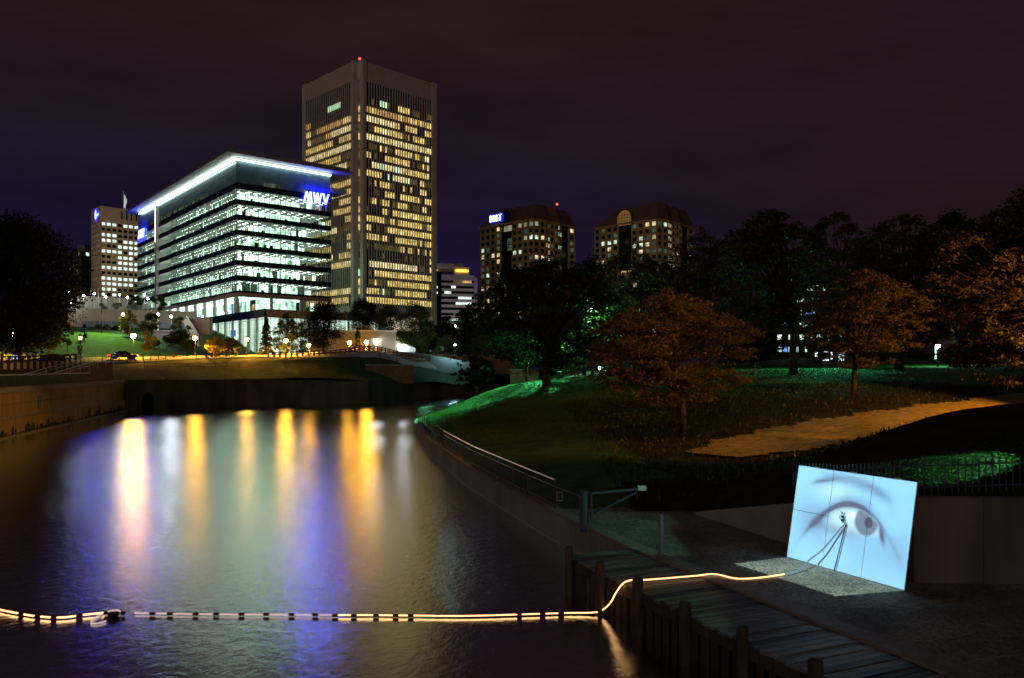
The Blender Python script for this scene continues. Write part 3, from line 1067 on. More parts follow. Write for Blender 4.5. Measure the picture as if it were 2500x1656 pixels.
# the illuminated letters on the right face and, foreshortened, on the wing
def stroke_letters(mb, p, u, a, z, h, strokes, wid, d0, d1, mi):
    n = (u[1], -u[0])
    for (x0, y0, x1, y1) in strokes:
        v = Vector((x1 - x0, y1 - y0))
        s = Vector((wid / 2, 0))
        P = lambda x, y, d: (p[0] + u[0] * (a + x) + n[0] * d, p[1] + u[1] * (a + x) + n[1] * d, z + y)
        q = [(x0 - s.x, y0), (x0 + s.x, y0), (x1 + s.x, y1), (x1 - s.x, y1)]
        mb.add([P(x, y, d1) for x, y in q] + [P(x, y, d0) for x, y in q], [(0, 1, 2, 3), (7, 6, 5, 4), (0, 4, 5, 1), (1, 5, 6, 2), (2, 6, 7, 3), (3, 7, 4, 0)], mi)
Hh = 2.9
LET = {'M': [(0, 0, .75, Hh), (.75, Hh, 1.25, .5), (1.25, .5, 1.85, Hh), (1.85, Hh, 2.2, 0)],
       'W': [(0, Hh, .42, 0), (.42, 0, 1.08, Hh), (1.08, Hh, 1.5, 0), (1.5, 0, 2.25, Hh)],
       'V': [(0, Hh, .6, 0), (.6, 0, 1.5, Hh)]}
def mwv(p, u, a, z):
    t_ = thing('building_sign', 'blue-haloed white letters MWV high on the glass office building' if u is uR else 'white letters of the second sign, edge-on at the far end of the glass office', 'sign', (*off(p, u, a, .4), z))
    x = 0
    for ch, w in (('M', 2.85), ('W', 2.85), ('V', 2)):
        mb = MB()
        stroke_letters(mb, p, u, a + x, z, Hh, LET[ch], .40, .50, .62, 0)
        lt = mb.build('letter', M['whitesign'], t_)
        mb = MB()
        stroke_letters(mb, p, u, a + x, z, Hh, LET[ch], .46, .22, .49, 0)
        mb.build('halo_can', M['bluesign'], lt)
        x += w
mwv(c0, uR, 18.3, 51.1)
mwv(pL, uL, 3.0, 50.6)
panes.finish()

# ---------------------------------------------------------------- the tall tower
M['win_warm'] = emat('window_warm', (1.0, 0.72, 0.22), 0.95, var=.55, scale=.55)
M['win_pale'] = emat('window_pale', (1.0, 0.86, 0.40), 1.05, var=.5, scale=.55)
M['win_orange'] = emat('window_orange', (1.0, 0.58, 0.18), 0.62, var=.5, scale=.55)
M['win_dim'] = emat('window_dim', (0.75, 0.55, 0.12), 0.13, var=.5, scale=.25)
M['win_green'] = emat('window_green_white', (0.62, 1.0, 0.62), 1.2, var=.3, scale=.3)
M['win_white'] = emat('window_cool_white', (0.78, 1.0, 0.86), 1.15, var=.35, scale=.4)
M['win_dark'] = mat('window_dark', (0.006, 0.006, 0.008), 0.15, 0.2, spec=.5)
WM = {'.': 'win_dark', 'w': 'win_warm', 'p': 'win_pale', 'o': 'win_orange', 'd': 'win_dim', 'g': 'win_green'}
tu_r, tu_l = (.714, .700), (.709, -.705)
tc_r = (-57.5, 300.0)                                  # corner, right pier
tc_l = (-60.9, 300.0)                                  # corner, left pier
tp_l = off(tc_l, tu_l, -37.9)
tw = thing('office_tower', 'tall ribbed concrete tower with rows of yellow windows, tallest in the skyline', 'building', (-59, 300, 19))
Wr, Wl = 36.2, 37.9
rowsR = ['..d..gggd...wpwww.ddd...dd', 'oowooooooooowwooowowowooww', 'ppppwppppppww..wwwwp...www', '.ddwwppppwwwwwddo.wwwwwdd.', 'ppppppppwpppppwpppppwpwppp',
         '.ddd.wdwdd.wwwwwpwdwwddpp.', 'ww.d...wwwwwwwwww.d.ddwdw.', '..pppggppppggpwwwwwwwwwwp.', 'wwwwww..g.ppppppgddd.wwddd', '.d.w.wwwwdd...wd.w...www..',
         '...dd..wwww..wwwwwwwwd.www', '.dww.dwww.ddwwwwd.ddd.ww..', 'd.....wwd.wwwwppwwppwwwwww', 'wwwwwwwddwwdwwwwwwwwwwddww', 'ww..d..dwwwwwppwwwwwwwwwww',
         'wwwwwdwwd..wwwwwwwwwdwdoww', 'd..ddddddddddww.wwd.w.dw.w', '......d........d.d..d....w', '.ppppppppppppppppppp.dd..w', '.d.wwwwwwwwwwwwwwwwwwwwwww',
         '.ddwddddwwwwwwwwwwwwwwwwwd', 'wwwwwdgdd.dwwwwwwwwwwwww..', 'wwwwwwwwwwwwwwwwwwwwwwwwww']
rl = random.Random(4)
def runs(n, p):
    s = ''
    while len(s) < n:
        k = rl.randint(2, 9)
        s += (rl.choice('wwpw') if rl.random() < p else rl.choice('d...')) * k
    return s[:n]
rowsL = ['............ggggggg......', 'ooo......................', 'pppdddoooooooooooooowwwww', '.ppddddddddoooppppppppppp', 'wwwwwwwwwwwwwww...wwwwwww',
         'ppppppppppppppppppppppppp', 'wwwwwwwwwwwwwwwwwww.dddd.', '.pppppppppppppppppppppddd'] + [runs(25, .62) for _ in range(15)]
win = Pieces('window', tw, 295)
zrow = lambda i: 110.9 - 3.52 * i                      # top of window row i
nR, nL = 26, 25
for (p, u, W, n, rows, a_in) in ((tc_r, tu_r, Wr, nR, rowsR, 1.6), (tp_l, tu_l, Wl, nL, rowsL, .8)):
    bw = (W - a_in - 2.4) / n
    base = a_in if p is tc_r else 2.2
    for i in range(23):
        for j in range(n):
            m_ = M[WM[rows[i][j]]]
            zt = zrow(i)
            h = 2.25
            win.add(p, u, base + j * bw + .22, base + (j + 1) * bw - .22, -.36, -.30, zt - h, zt, m_)
    fin = MB()
    ff = Pieces('fin', tw, 60)
    for j in range(n + 1):
        ff.add(p, u, base + j * bw - .17, base + j * bw + .17, -.29, .05, 29.9, 116.9, M['concr_lt'])
    ff.finish()
    mb = MB()
    mb.obox(p, u, base - .2, W - (2.4 if p is tc_r else 1.0) + .0, -1.2, -.40, 29.9, 116.9)
    mb.build('dark_glazing', M['win_dark'], tw)
win.finish()
# crown, base beam, piers
TC = mat('tower_concrete_panels', (0.56, 0.43, 0.36), 0.85, 0.07, scale=.3)
def face_parts(p, u, W):
    mb = MB()
    mb.obox(p, u, .02, W - .02, -1.6, .05, 116.9, 124.3)
    cr_ = mb.build('crown', TC, tw)
    mb = MB()
    for k in range(26):
        a = (k + .5) * W / 26
        mb.obox(p, u, a - .03, a + .03, .051, .09, 117.1, 124.2)
    mb.build('panel_joint', M['brownstone'], cr_)
    mb = MB()
    mb.obox(p, u, .02, W - .02, -1.4, .06, 27.0, 29.9)
    mb.build('base_beam', TC, tw)
face_parts(tc_r, tu_r, Wr)
face_parts(tp_l, tu_l, Wl)
for (p, u, a, w, z0) in ((tc_r, tu_r, -.1, 1.5, 14), (tc_l, tu_l, -1.4, 1.5, 14), (tc_r, tu_r, Wr - 2.4, 2.4, 14), (tp_l, tu_l, 0, 2.0, 14)):
    mb = MB()
    mb.obox(p, u, a, a + w, -3.0, .35, z0, 124.6)
    mb.build('corner_pier', M['concr_lt'], tw)
mb = MB()
mb.prism([off(tc_r, tu_r, 1, -1.2), off(tc_r, tu_r, Wr - 1, -1.2), off(off(tc_r, tu_r, Wr - 1, -1.2), tu_l, -36), off(tc_l, tu_l, -37, -1.2), off(tc_l, tu_l, -1.0, -1.2)], 29.5, 123.8)
mb.build('core', M['win_dark'], tw)
mb = MB()
mb.obox((tc_l[0] - .2, 301.0), (1, 0), 0, 3.8, -.4, 0, 117.2, 124.0)
mb.build('corner_crown', M['concr_lt'], tw)
cw = Pieces('corner_window', tw, 40)
cs = 'pw.pdwdpdpdwwwwd.g.dppp.'
for i in range(23):
    ch = '.wwdwdd.wddwwwwd..dgww.'[i]
    cw.add((tc_l[0] + .25, 301.3), (1, 0), 0.05, 1.35, -.05, 0, zrow(i) - 2.5, zrow(i), M[WM[ch]])
    cw.add((tc_l[0] + .25, 301.3), (1, 0), 1.5, 2.85, -.05, 0, zrow(i) - 2.5, zrow(i), M[WM[ch]])
cw.finish()
# glowing open ground storey, seen in gaps between the trees
mb = MB()
mb.obox(off(tc_l, tu_l, -34), tu_l, 0, 33, -8, -7.6, 17, 26.9)
mb.obox(tc_r, tu_r, 2, 33, -8, -7.6, 17, 26.9)
mb.build('lit_lobby', emat('lit_tower_lobby', (1.0, .86, .60), .75, var=.5, scale=.15), tw)
for q in ((-59.2, 302.5, 124.7),):
    mb = MB()
    mb.lathe(q, [(.25, 0), (.25, .8), (.1, .9)], 8)
    bc = mb.build('beacon', M['black'], tw)
    mb = MB()
    mb.ball((q[0], q[1], q[2] + 1.3), .5)
    mb.build('red_lamp', emat('red_beacon', (1, .03, .02), 8), bc)

# ---------------------------------------------------------------- block with the blue emblem, far left
def gridface(pieces, frame, p, u, L_, z0, z1, rows, cols, wf, hf, litfn, d_in=.45, a_pad=0.0, m_of=None):
    """frame of piers and bands standing proud of the windows"""
    dz = (z1 - z0) / rows
    w = (L_ - 2 * a_pad) / cols
    for r_ in range(rows):
        for c_ in range(cols):
            m_ = litfn(rows - 1 - r_, c_)
            pieces.add(p, u, a_pad + c_ * w + w * (1 - wf) / 2, a_pad + (c_ + 1) * w - w * (1 - wf) / 2, -d_in - .06, -d_in,
                       z0 + r_ * dz + dz * (1 - hf) / 2, z0 + (r_ + 1) * dz - dz * (1 - hf) / 2, m_)
    for c_ in range(cols + 1):
        a0 = a_pad + c_ * w - w * (1 - wf) / 2
        a1 = a_pad + c_ * w + w * (1 - wf) / 2
        frame.obox(p, u, max(a0, 0), min(a1, L_), -d_in - .5, 0, z0, z1)
    if a_pad > 0:
        frame.obox(p, u, 0, a_pad - w * (1 - wf) / 2, -d_in - .5, 0.0, z0, z1)
        frame.obox(p, u, L_ - a_pad + w * (1 - wf) / 2, L_, -d_in - .5, 0.0, z0, z1)
    for r_ in range(rows + 1):
        b0 = max(z0 + r_ * dz - dz * (1 - hf) / 2, z0)
        b1 = min(z0 + r_ * dz + dz * (1 - hf) / 2, z1)
        frame.obox(p, u, .01, L_ - .01, -d_in - .5, -.06, b0, b1)

D0 = 524.0
dc = (gx(245, D0), D0)
du_r, du_l = (.725, .689), (.689, -.725)
Lr = 60.0
Ll = 20.5
dp_l = off(dc, du_l, -Ll)
dm = thing('office_building', 'brown slab office block with a blue winged emblem and square white-lit windows', 'building', (dc[0], dc[1], 24))
DW = mat('tan_block_concrete', (0.52, 0.39, 0.27), 0.85, 0.08, scale=.2)
fr = MB()
pw = Pieces('window', dm, 290)
rd = random.Random(21)
pr = {}
def lit_right(r_, c_):
    key = (r_, c_ // 3)
    if key not in pr:
        pr[key] = rd.random() < .74
    return M['win_white'] if pr[key] and rd.random() < .93 else (M['win_dark'] if rd.random() < .8 else M['win_dim'])
M['win_faint'] = emat('window_faint_white', (.85, .9, .6), .28, var=.5, scale=.2)
def lit_left(r_, c_):
    key = ('l', r_, c_ // 3)
    if key not in pr:
        pr[key] = rd.random() < .6
    return M['win_faint'] if pr[key] else M['win_dark']
gridface(pw, fr, dc, du_r, Lr, 50, 105, 15, 17, .72, .55, lit_right)
gridface(pw, fr, dp_l, du_l, Ll, 50, 105, 15, 9, .62, .40, lit_left)
pw.finish()
fr.build('wall_grid', DW, dm)
mb = MB()
mb.obox(dc, du_r, 0, Lr, -1.2, .12, 105.0, 115)
mb.obox(dp_l, du_l, 0, Ll, -1.2, .12, 105.0, 115)
mb.build('crown', DW, dm)
mb = MB()
mb.prism([off(dc, du_r, .6, -.9), off(dc, du_r, Lr, -.9), off(off(dc, du_r, Lr, -.9), du_l, -Ll), off(off(dc, du_r, .6, -.9), du_l, -Ll)], 20, 114.5)
mb.build('core', M['win_dark'], dm)
mb = MB()
for k in range(10):
    mb.obox(dc, du_r, 13 + k * 3.1, 14.0 + k * 3.1, .121, .16, 107.5, 113)
mb.build('vent_slot', M['win_dark'], dm, kind='stuff')
sg = thing('building_sign', 'blue-lit winged emblem on the crown of the brown slab block', 'sign', (*off(dp_l, du_l, 9, .3), 108))
mb = MB()
n_ = (du_l[1], -du_l[0])
P = lambda a, z, d: (dp_l[0] + du_l[0] * a + n_[0] * d, dp_l[1] + du_l[1] * a + n_[1] * d, z)
def plate(poly, d0, d1, m_, nm, par):
    mb = MB()
    k = len(poly)
    mb.add([P(a, z, d1) for a, z in poly] + [P(a, z, d0) for a, z in poly], [tuple(range(k))] + [(i, (i + 1) % k, k + (i + 1) % k, k + i) for i in range(k)])
    return mb.build(nm, m_, par)
wing = [(9.2, 108.2), (10.6, 106.6), (12.2, 107.2), (14.2, 108.6), (17.4, 108.8), (18.0, 110.2), (16.2, 111.2), (13.8, 110.6), (12.6, 111.8), (11.6, 113.8), (9.8, 113.2), (9.0, 110.6)]
plate(wing, .15, .3, M['bluesign'], 'halo', sg)
wing2 = [(9.8, 108.4), (10.8, 107.3), (12.2, 108.0), (11.8, 110.4), (11.2, 112.9), (10.1, 112.5), (9.6, 110.4)]
plate(wing2, .31, .4, M['whitesign'], 'emblem_face', sg)
bar = [(13.4, 109.3), (17.0, 109.4), (17.2, 110.0), (13.6, 109.9)]
plate(bar, .31, .4, M['whitesign'], 'lettering_bar', sg)

# ---------------------------------------------------------------- dark block behind it
D1 = 600.0
kc = (gx(198, D1), D1)
kb = thing('office_building', 'dark gridded office block, almost unlit, at the skyline end beside the big tree', 'building', (kc[0], kc[1], 24))
fr = MB()
pw = Pieces('window', kb, 200)
lits = {(2, 2), (3, 0), (0, 5), (4, 4), (9, 3)}
ku_l = (.94, -.34)
kp = off(kc, ku_l, -12.2)
gridface(pw, fr, kp, ku_l, 12.2, 50, 96, 13, 7, .8, .72, lambda r_, c_: M['win_faint'] if (r_, c_) in lits else M['win_dark'])
gridface(pw, fr, kc, (.34, .94), 16, 50, 96, 13, 4, .8, .72, lambda r_, c_: M['win_white'] if (r_, c_) == (0, 1) else M['win_dark'])
pw.finish()
fr.build('wall_grid', mat('grey_block_concrete', (.14, .12, .13), .85), kb)
mb = MB()
mb.prism([off(kp, ku_l, .5, -.9), off(kc, ku_l, -.5, -.9), off(kc, (.34, .94), 16, -.9), off(kp, (.34, .94), 16, 0)], 20, 95.9)
mb.build('core', M['win_dark'], kb)
mb = MB()
mb.obox(kp, ku_l, 6, 14, -9, -2, 96.01, 101)
mb.build('roof_plant', mat('grey_plant', (.2, .19, .19), .85), kb)

# ---------------------------------------------------------------- white banded building with the yellow sign
D2 = 420.0
yb = thing('office_building', 'low white office building with dark window bands and a yellow roof sign', 'building', (gx(1110, D2), D2, 20))
yc = (gx(1078, D2), D2)
yu = (.985, .172)
Ly = 17.9
WB = mat('white_banded_wall', (0.78, 0.72, 0.72), 0.85, 0.06)
yp = Pieces('window', yb, 200)
ry = random.Random(9)
bands = MB()
for i in range(9):
    zt = 53.2 - 2.93 * i
    for j in range(14):
        w = (Ly - .6) / 14
        l_ = (i == 0 and 5 <= j <= 12) or (i == 1 and 4 <= j <= 5) or (i == 2 and 1 <= j <= 3) or (i == 3 and 7 <= j <= 12) or (i == 4 and 6 <= j <= 12) or (i == 7 and j > 1 and ry.random() < .7)
        yp.add(yc, yu, .3 + j * w + .05, .3 + (j + 1) * w - .05, -.3, -.25, zt - 1.35, zt - .02, (M['win_dim'] if i == 0 and j < 9 else M['win_orange'] if i == 0 else M['win_white']) if l_ else (M['win_dark'] if ry.random() < .8 or i < 6 else M['roomdim']))
    bands.obox(yc, yu, 0, Ly, -.6, 0, zt - 2.93, zt - 1.37)
    for j in range(3):
        w = 1.2
        yp.add(off(yc, yu, -7.5, -2.5), yu, 3.4 + j * w, 3.4 + (j + .85) * w, 0, .05, zt - 1.3, zt - .1, M['win_white'] if (i in (1, 2) and j < 2) else M['win_dark'])
yp.finish()
bands.obox(yc, yu, 0, Ly, -.6, 0, 53.22, 56.2)
bands.build('white_band', WB, yb)
mb = MB()
mb.obox(yc, yu, .2, Ly - .2, -14, -.35, 20, 56)
mb.obox(yc, yu, -7.5, 0.1, -14, -2.6, 20, 58)
mb.build('core', M['win_dark'], yb)
mb = MB()
mb.obox(yc, yu, Ly + .01, Ly + 1.6, -10, -.4, 27, 55)
mb.build('end_wall', WB, yb)
mb = MB()
mb.obox(yc, yu, 6.9, 15.0, -9, -.5, 56.21, 60.6)
mb.obox(yc, yu, -8.5, 12.0, -14, -1.6, 60.61, 62.5)
mb.build('penthouse', WB, yb)
mb = MB()
mb.obox(yc, yu, -6.4, 6.88, -9, -3.0, 58.01, 60.6)
mb.build('penthouse_base', WB, yb)
sg = thing('building_sign', 'long glowing yellow roof sign on the low white building', 'sign', (*off(yc, yu, 11, .1), 58))
mb = MB()
P2 = lambda a, z, d: (yc[0] + yu[0] * a + yu[1] * d, yc[1] + yu[1] * a - yu[0] * d, z)
oval = [(11.0 + (3.65 if abs(c_) > .3 else 3.65) * math.copysign(abs(c_) ** .35, c_), 58.5 + .8 * math.copysign(abs(s_) ** .6, s_)) for c_, s_ in [(math.cos(t), math.sin(t)) for t in np.linspace(0, 2 * math.pi, 25)[:-1]]]
k = len(oval)
mb.add([P2(a, z, .1) for a, z in oval] + [P2(a, z, -.49) for a, z in oval], [tuple(range(k))] + [(i, (i + 1) % k, k + (i + 1) % k, k + i) for i in range(k)])
mb.build('sign_face', emat('yellow_sign', (1.0, .56, .02), 1.6, sample=True), sg)
mb = MB()
for j in range(9):
    mb.obox(yc, yu, 8.3 + j * .6, 8.7 + j * .6, .11, .16, 58.1, 58.95)
mb.build('lettering', emat('yellow_letters', (1.0, .75, .15), 2.6), sg)
mb = MB()
mb.obox(yc, yu, -4.6, -2.2, .0, .2, 58.3, 58.9)
sg2 = thing('building_sign', 'small second yellow roof sign partly hidden beside the ribbed tower', 'sign', (*off(yc, yu, -3.4, .1), 58))
mb.build('sign_face', emat('yellow_sign_small', (1.0, .56, .02), 1.6), sg2)
for ax in (1.0, 4.5):
    pass
mb = MB()
q = off(yc, yu, -3.0, -5)
mb.tube([(q[0], q[1], 62.5), (q[0], q[1], 65.2)], .09)
mb.tube([(q[0] + 4, q[1], 62.5), (q[0] + 4, q[1], 64.6)], .09)
mb.build('roof_antenna', M['mullion'], yb)

# ---------------------------------------------------------------- the twin towers with mansard roofs
TW = mat('twin_tower_stone', (0.44, 0.30, 0.12), 0.85, 0.1, scale=.15)
TR = mat('twin_tower_roof', (0.13, 0.072, 0.048), 0.7, 0.15, scale=.2)
M['win_soft'] = emat('window_soft_white', (.75, 1.0, .80), .75, var=.7, scale=.5)
M['win_softwarm'] = emat('window_soft_warm', (1.0, .82, .45), .7, var=.7, scale=.5)
def twin(cx, cD, k, label, litrows, seed, zbase, rows, lw, rw, eave, top, D_):
    rt = random.Random(seed)
    t_ = thing('office_tower', label, 'building', (cx, cD, 20))
    ul, ur = (.727, -.686), (.686, .727)
    c_ = (cx, cD)
    pl = off(c_, ul, -lw)
    fr = MB()
    pz = Pieces('window', t_, 290)
    def lit(tag_):
        def f(r_, cc):
            key = (tag_, r_, cc)
            if key in litrows:
                return M[litrows[key]]
            x = rt.random()
            p_ = litrows.get(('p', tag_, r_), .10)
            if x < p_:
                return M['win_soft'] if rt.random() < .5 else M['win_softwarm']
            return M['roomdim'] if x < p_ + .25 else M['win_dark']
        return f
    # left face: 4 bays, a dark slot, 4 bays ; right face: folded bays
    a1, a2 = lw * .40, lw * .605
    gridface(pz, fr, pl, ul, a1, zbase, eave, rows, 4, .60, .60, lit('A'))
    gridface(pz, fr, off(pl, ul, a2), ul, lw - a2, zbase, eave, rows, 4, .60, .60, lit('B'))
    fold = [(0.0, 0), (rw * .23, 1.6), (rw * .38, 0.2), (rw * .52, 1.8), (rw * .66, .2)]
    pts = [off(c_, ur, a, d) for a, d in fold]
    for i in range(4):
        u_, L_ = unitv(pts[i], pts[i + 1])
        gridface(pz, fr, pts[i], u_, L_, zbase, eave, rows, 2, .60, .60, lit('C%d' % i))
    gridface(pz, fr, off(c_, ur, rw * .84), ur, rw * .16, zbase, eave, rows, 1, .6, .6, lit('D'))
    pz.finish()
    fr.build('wall_grid', TW, t_)
    mb = MB()
    mb.obox(pl, ul, a1 + .1, a2 - .1, -2.6, -2.4, zbase, eave + 6)
    mb.obox(c_, ur, rw * .66, rw * .84, -2.6, -2.4, zbase, eave + 4)
    mb.build('dark_glass_slot', M['win_dark'], t_)
    sl = Pieces('slot_window', t_, 60)
    for r_ in range(rows):
        dz = (eave - zbase) / rows
        for q in range(3):
            w = (a2 - a1 - .8) / 3
            key = litrows.get(('slot', rows - 1 - r_))
            sl.add(pl, ul, a1 + .4 + q * w + .1, a1 + .4 + (q + 1) * w - .1, -2.39, -2.3, zbase + r_ * dz + .3, zbase + (r_ + 1) * dz - .3, M[key] if key else (M['roomdim'] if rt.random() < .12 else M['win_dark']))
    sl.finish()
    core = [off(pl, ul, .6, -1.05), off(pl, ul, a1 - .1, -1.05), off(pl, ul, a1 - .1, -2.7), off(pl, ul, a2 + .1, -2.7), off(pl, ul, a2 + .1, -1.05), off(c_, ul, -.6, -1.05), off(c_, ur, 1.0, -1.1), off(c_, ur, rw - .3, -1.1), off(off(c_, ur, rw - .3, -1.1), ul, -lw + 2), off(pl, ur, 8, 0)]
    mb = MB()
    mb.prism(core, 20, eave - .01)
    mb.build('core', M['win_dark'], t_)
    # eaves and mansard
    fp = [off(pl, ul, -.6, .5), off(c_, ul, .2, .5)] + [off(c_, ur, a, d + .4) for a, d in fold[1:]] + [off(c_, ur, rw, .5), off(off(c_, ur, rw, .5), ul, -lw), off(pl, ur, rw * .5, 0)]
    mb = MB()
    mb.prism(fp, eave, eave + .8)
    mb.build('cornice', TW, t_)
    cenx, ceny = sum(p[0] for p in fp) / len(fp), sum(p[1] for p in fp) / len(fp)
    tp_ = [(p[0] + (cenx - p[0]) * .27, p[1] + (ceny - p[1]) * .27) for p in fp]
    tp_ = [off(pl, ul, lw * .36, -4.0), off(c_, ul, -2.6, -4.0)] + [off(c_, ur, a + 1.0, d - 3.0) for a, d in fold[1:]] + [off(c_, ur, rw * .90, -3.5), off(off(c_, ur, rw * .9, -3.5), ul, -lw * .6), off(off(pl, ul, lw * .36, -4), ur, 12)]
    mb = MB()
    mb.frustum(fp, tp_, eave + .81, top)
    rf_ = mb.build('mansard_roof', TR, t_)
    # arched dormer over the slot
    mb = MB()
    am, hw = (a1 + a2) / 2, (a2 - a1) / 2 + .4
    arch = [(am - hw - 1, eave - .5)] + [(am + (hw + 1) * math.cos(t), eave + 4.2 + (hw + .6) * math.sin(t)) for t in np.linspace(math.pi, 0, 9)] + [(am + hw + 1, eave - .5)]
    inn = [(am - hw, eave - .5)] + [(am + hw * math.cos(t), eave + 4.0 + hw * .9 * math.sin(t)) for t in np.linspace(math.pi, 0, 9)] + [(am + hw, eave - .5)]
    n_ = (ul[1], -ul[0])
    Q = lambda a, z, d: (pl[0] + ul[0] * a + n_[0] * d, pl[1] + ul[1] * a + n_[1] * d, z)
    for (o0, o1, i0, i1) in zip(arch[:-1], arch[1:], inn[:-1], inn[1:]):
        mb.add([Q(o0[0], o0[1], .75), Q(o1[0], o1[1], .75), Q(i1[0], i1[1], .75), Q(i0[0], i0[1], .75), Q(o0[0], o0[1], -9), Q(o1[0], o1[1], -9), Q(i1[0], i1[1], -2), Q(i0[0], i0[1], -2)],
               [(0, 1, 2, 3), (0, 4, 5, 1), (3, 2, 6, 7)])
    dr = mb.build('arched_dormer', TR, t_)
    mb = MB()
    mb.add([Q(a, z, .35) for a, z in inn], [tuple(range(len(inn)))])
    mb.build('arch_glass', M[litrows.get('arch', 'win_dark')], dr)
    if litrows.get('arch'):
        mb = MB()
        for q in range(5):
            mb.obox(pl, ul, am - hw + (q + .5) * hw * .4, am - hw + (q + .5) * hw * .4 + .18, .36, .45, eave, eave + 7)
        for q in range(4):
            mb.obox(pl, ul, am - hw, am + hw, .36, .45, eave + q * 1.9, eave + q * 1.9 + .18)
        mb.build('arch_mullion', M['dark'], dr)
    return t_, pl, ul, c_, ur
lr1 = {('p', 'A', 9): .6, ('p', 'B', 9): .8, ('slot', 0): 'win_faint', ('slot', 9): 'win_soft', ('p', 'A', 12): .4, ('p', 'A', 4): .45, ('B', 4, 1): 'win_soft',
       ('p', 'C0', 2): .9, ('p', 'C1', 2): .95, ('B', 2, 3): 'win_soft', ('B', 2, 2): 'win_faint', ('C3', 1, 0): 'win_soft', ('C3', 1, 1): 'win_soft', ('C3', 3, 0): 'win_soft', ('C3', 3, 1): 'win_soft',
       ('p', 'C0', 5): .6, ('p', 'C1', 5): .5, ('p', 'C1', 3): .8, ('B', 0, 1): 'win_faint', ('B', 0, 2): 'win_faint', ('B', 0, 3): 'win_faint', ('C0', 0, 0): 'win_faint'}
t1, pl1, ul1, c1, ur1 = twin(12.3, 440, 0, 'brown twin tower with a blue-white sign on its sloping roof', lr1, 5, 24.8, 17, 43.4, 37.4, 89.6, 99.5, 440)
M['arch_dim'] = emat('arch_dim_orange', (1.0, .5, .12), .16)
lr2 = {'arch': 'arch_dim', ('p', 'A', 2): .4, ('p', 'C1', 0): .8, ('p', 'C1', 1): .95, ('p', 'C1', 2): .95, ('p', 'C1', 3): .9, ('p', 'C1', 4): .8, ('p', 'C1', 5): .9, ('p', 'C0', 0): .6, ('p', 'B', 3): .5, ('p', 'B', 4): .3, ('p', 'C1', 6): .9, ('p', 'C1', 7): .9,
       ('slot', 7): 'win_orange', ('A', 5, 0): 'win_softwarm', ('A', 6, 1): 'win_softwarm', ('B', 4, 1): 'win_softwarm', ('B', 0, 2): 'win_softwarm', ('B', 0, 3): 'win_softwarm', ('p', 'B', 2): .35}
t2, pl2, ul2, c2b, ur2 = twin(84.8, 455, 1, 'brown twin tower with an orange-lit arched window, half behind the orange-leaved trees', lr2, 8, 26, 17, 46.0, 42.0, 92.5, 103.5, 455)
# BB&T sign
def text_mesh(txt, size, ext):
    cu = bpy.data.curves.new('lettering', 'FONT')
    cu.body, cu.size, cu.extrude = txt, size, ext
    cu.offset = .008 * size
    ob = bpy.data.objects.new('lettering', cu)
    COL.objects.link(ob)
    dg = bpy.context.evaluated_depsgraph_get()
    me = bpy.data.meshes.new_from_object(ob.evaluated_get(dg))
    bpy.data.objects.remove(ob)
    bpy.data.curves.remove(cu)
    return me
sg = thing('building_sign', 'glowing blue-white letters BB&T on the brown tower roof', 'sign', (*off(pl1, ul1, 8, 1.2), 92))
so = parent_origin(sg)
def text_on(txt, size, p, u, a, z, d, m_, par, name, sx=1.0):
    me = text_mesh(txt, size, .12)
    me.materials.clear()
    me.materials.append(m_)
    ob = bpy.data.objects.new(name, me)
    COL.objects.link(ob)
    ob.parent = par
    q = off(p, u, a, d)
    o = parent_origin(par)
    ob.location = (q[0] - o[0], q[1] - o[1], z - o[2])
    ob.rotation_euler = (R(90), 0, math.atan2(u[1], u[0]))
    ob.scale = (sx, 1, 1)
    return ob
text_on('BB&T', 5.4, pl1, ul1, 9.3, 92.3, 1.3, emat('sign_white_blue', (.62, .70, 1.0), 3.5), sg, 'lettering', .78)
mb = MB()
mb.obox(pl1, ul1, 9.2, 19.6, .5, .9, 91.9, 96.6)
mb.build('halo_panel', emat('sign_blue_panel', (.02, .03, 1.0), 1.6, sample=True), sg)
for (px_, D_, zz, nm) in ((1360, 455, 101, 'red aircraft warning lamp on the roof of the tower with the blue sign'),):
    t_ = thing('warning_lamp', nm, 'lamp', (gx(px_, D_), D_, zz - 2.5))
    mb = MB()
    mb.tube([(gx(px_, D_), D_, zz - 2.5), (gx(px_, D_), D_, zz)], .15)
    mb.build('stem', M['black'], t_)
    mb = MB()
    mb.ball((gx(px_, D_), D_, zz + .5), .6)
    mb.build('red_lamp', emat('red_warning', (1, .05, .02), 7), t_)

# ---------------------------------------------------------------- pump house on the promenade
ph = thing('pump_house', 'cream flat-roofed block lit orange and white behind the fence', 'building', (gx(912, 172), 172, 8))
pc_ = (gx(912, 172), 172)
pu_l = (.96, -.28)
pp_l = off(pc_, pu_l, -16)
pu_r = (.80, .60)
mb = MB()
mb.prism([pp_l, pc_, off(pc_, pu_r, 5.6), off(off(pc_, pu_r, 5.6), pu_l, -16)], 7.5, 14.0)
mb.build('wall', M['cream'], ph)
mb = MB()
mb.prism([off(pp_l, pu_l, -.1, .12), off(pc_, pu_l, .1, .12), off(off(pc_, pu_r, 5.7, .1), pu_r, 0), off(off(pc_, pu_r, 5.7), pu_l, -16)], 14.01, 14.3)
mb.build('roof_edge', M['whitepaint'], ph)
mb = MB()
for k in range(12):
    mb.obox(pp_l, pu_l, 1 + k * 1.3, 1.06 + k * 1.3, -.6, -.54, 14.31, 15.2)
mb.obox(pp_l, pu_l, 1, 15.8, -.6, -.54, 15.2, 15.26)
mb.obox(pp_l, pu_l, 1, 15.8, -.6, -.54, 14.75, 14.8)
mb.build('roof_rail', M['mullion'], ph)
mb = MB()
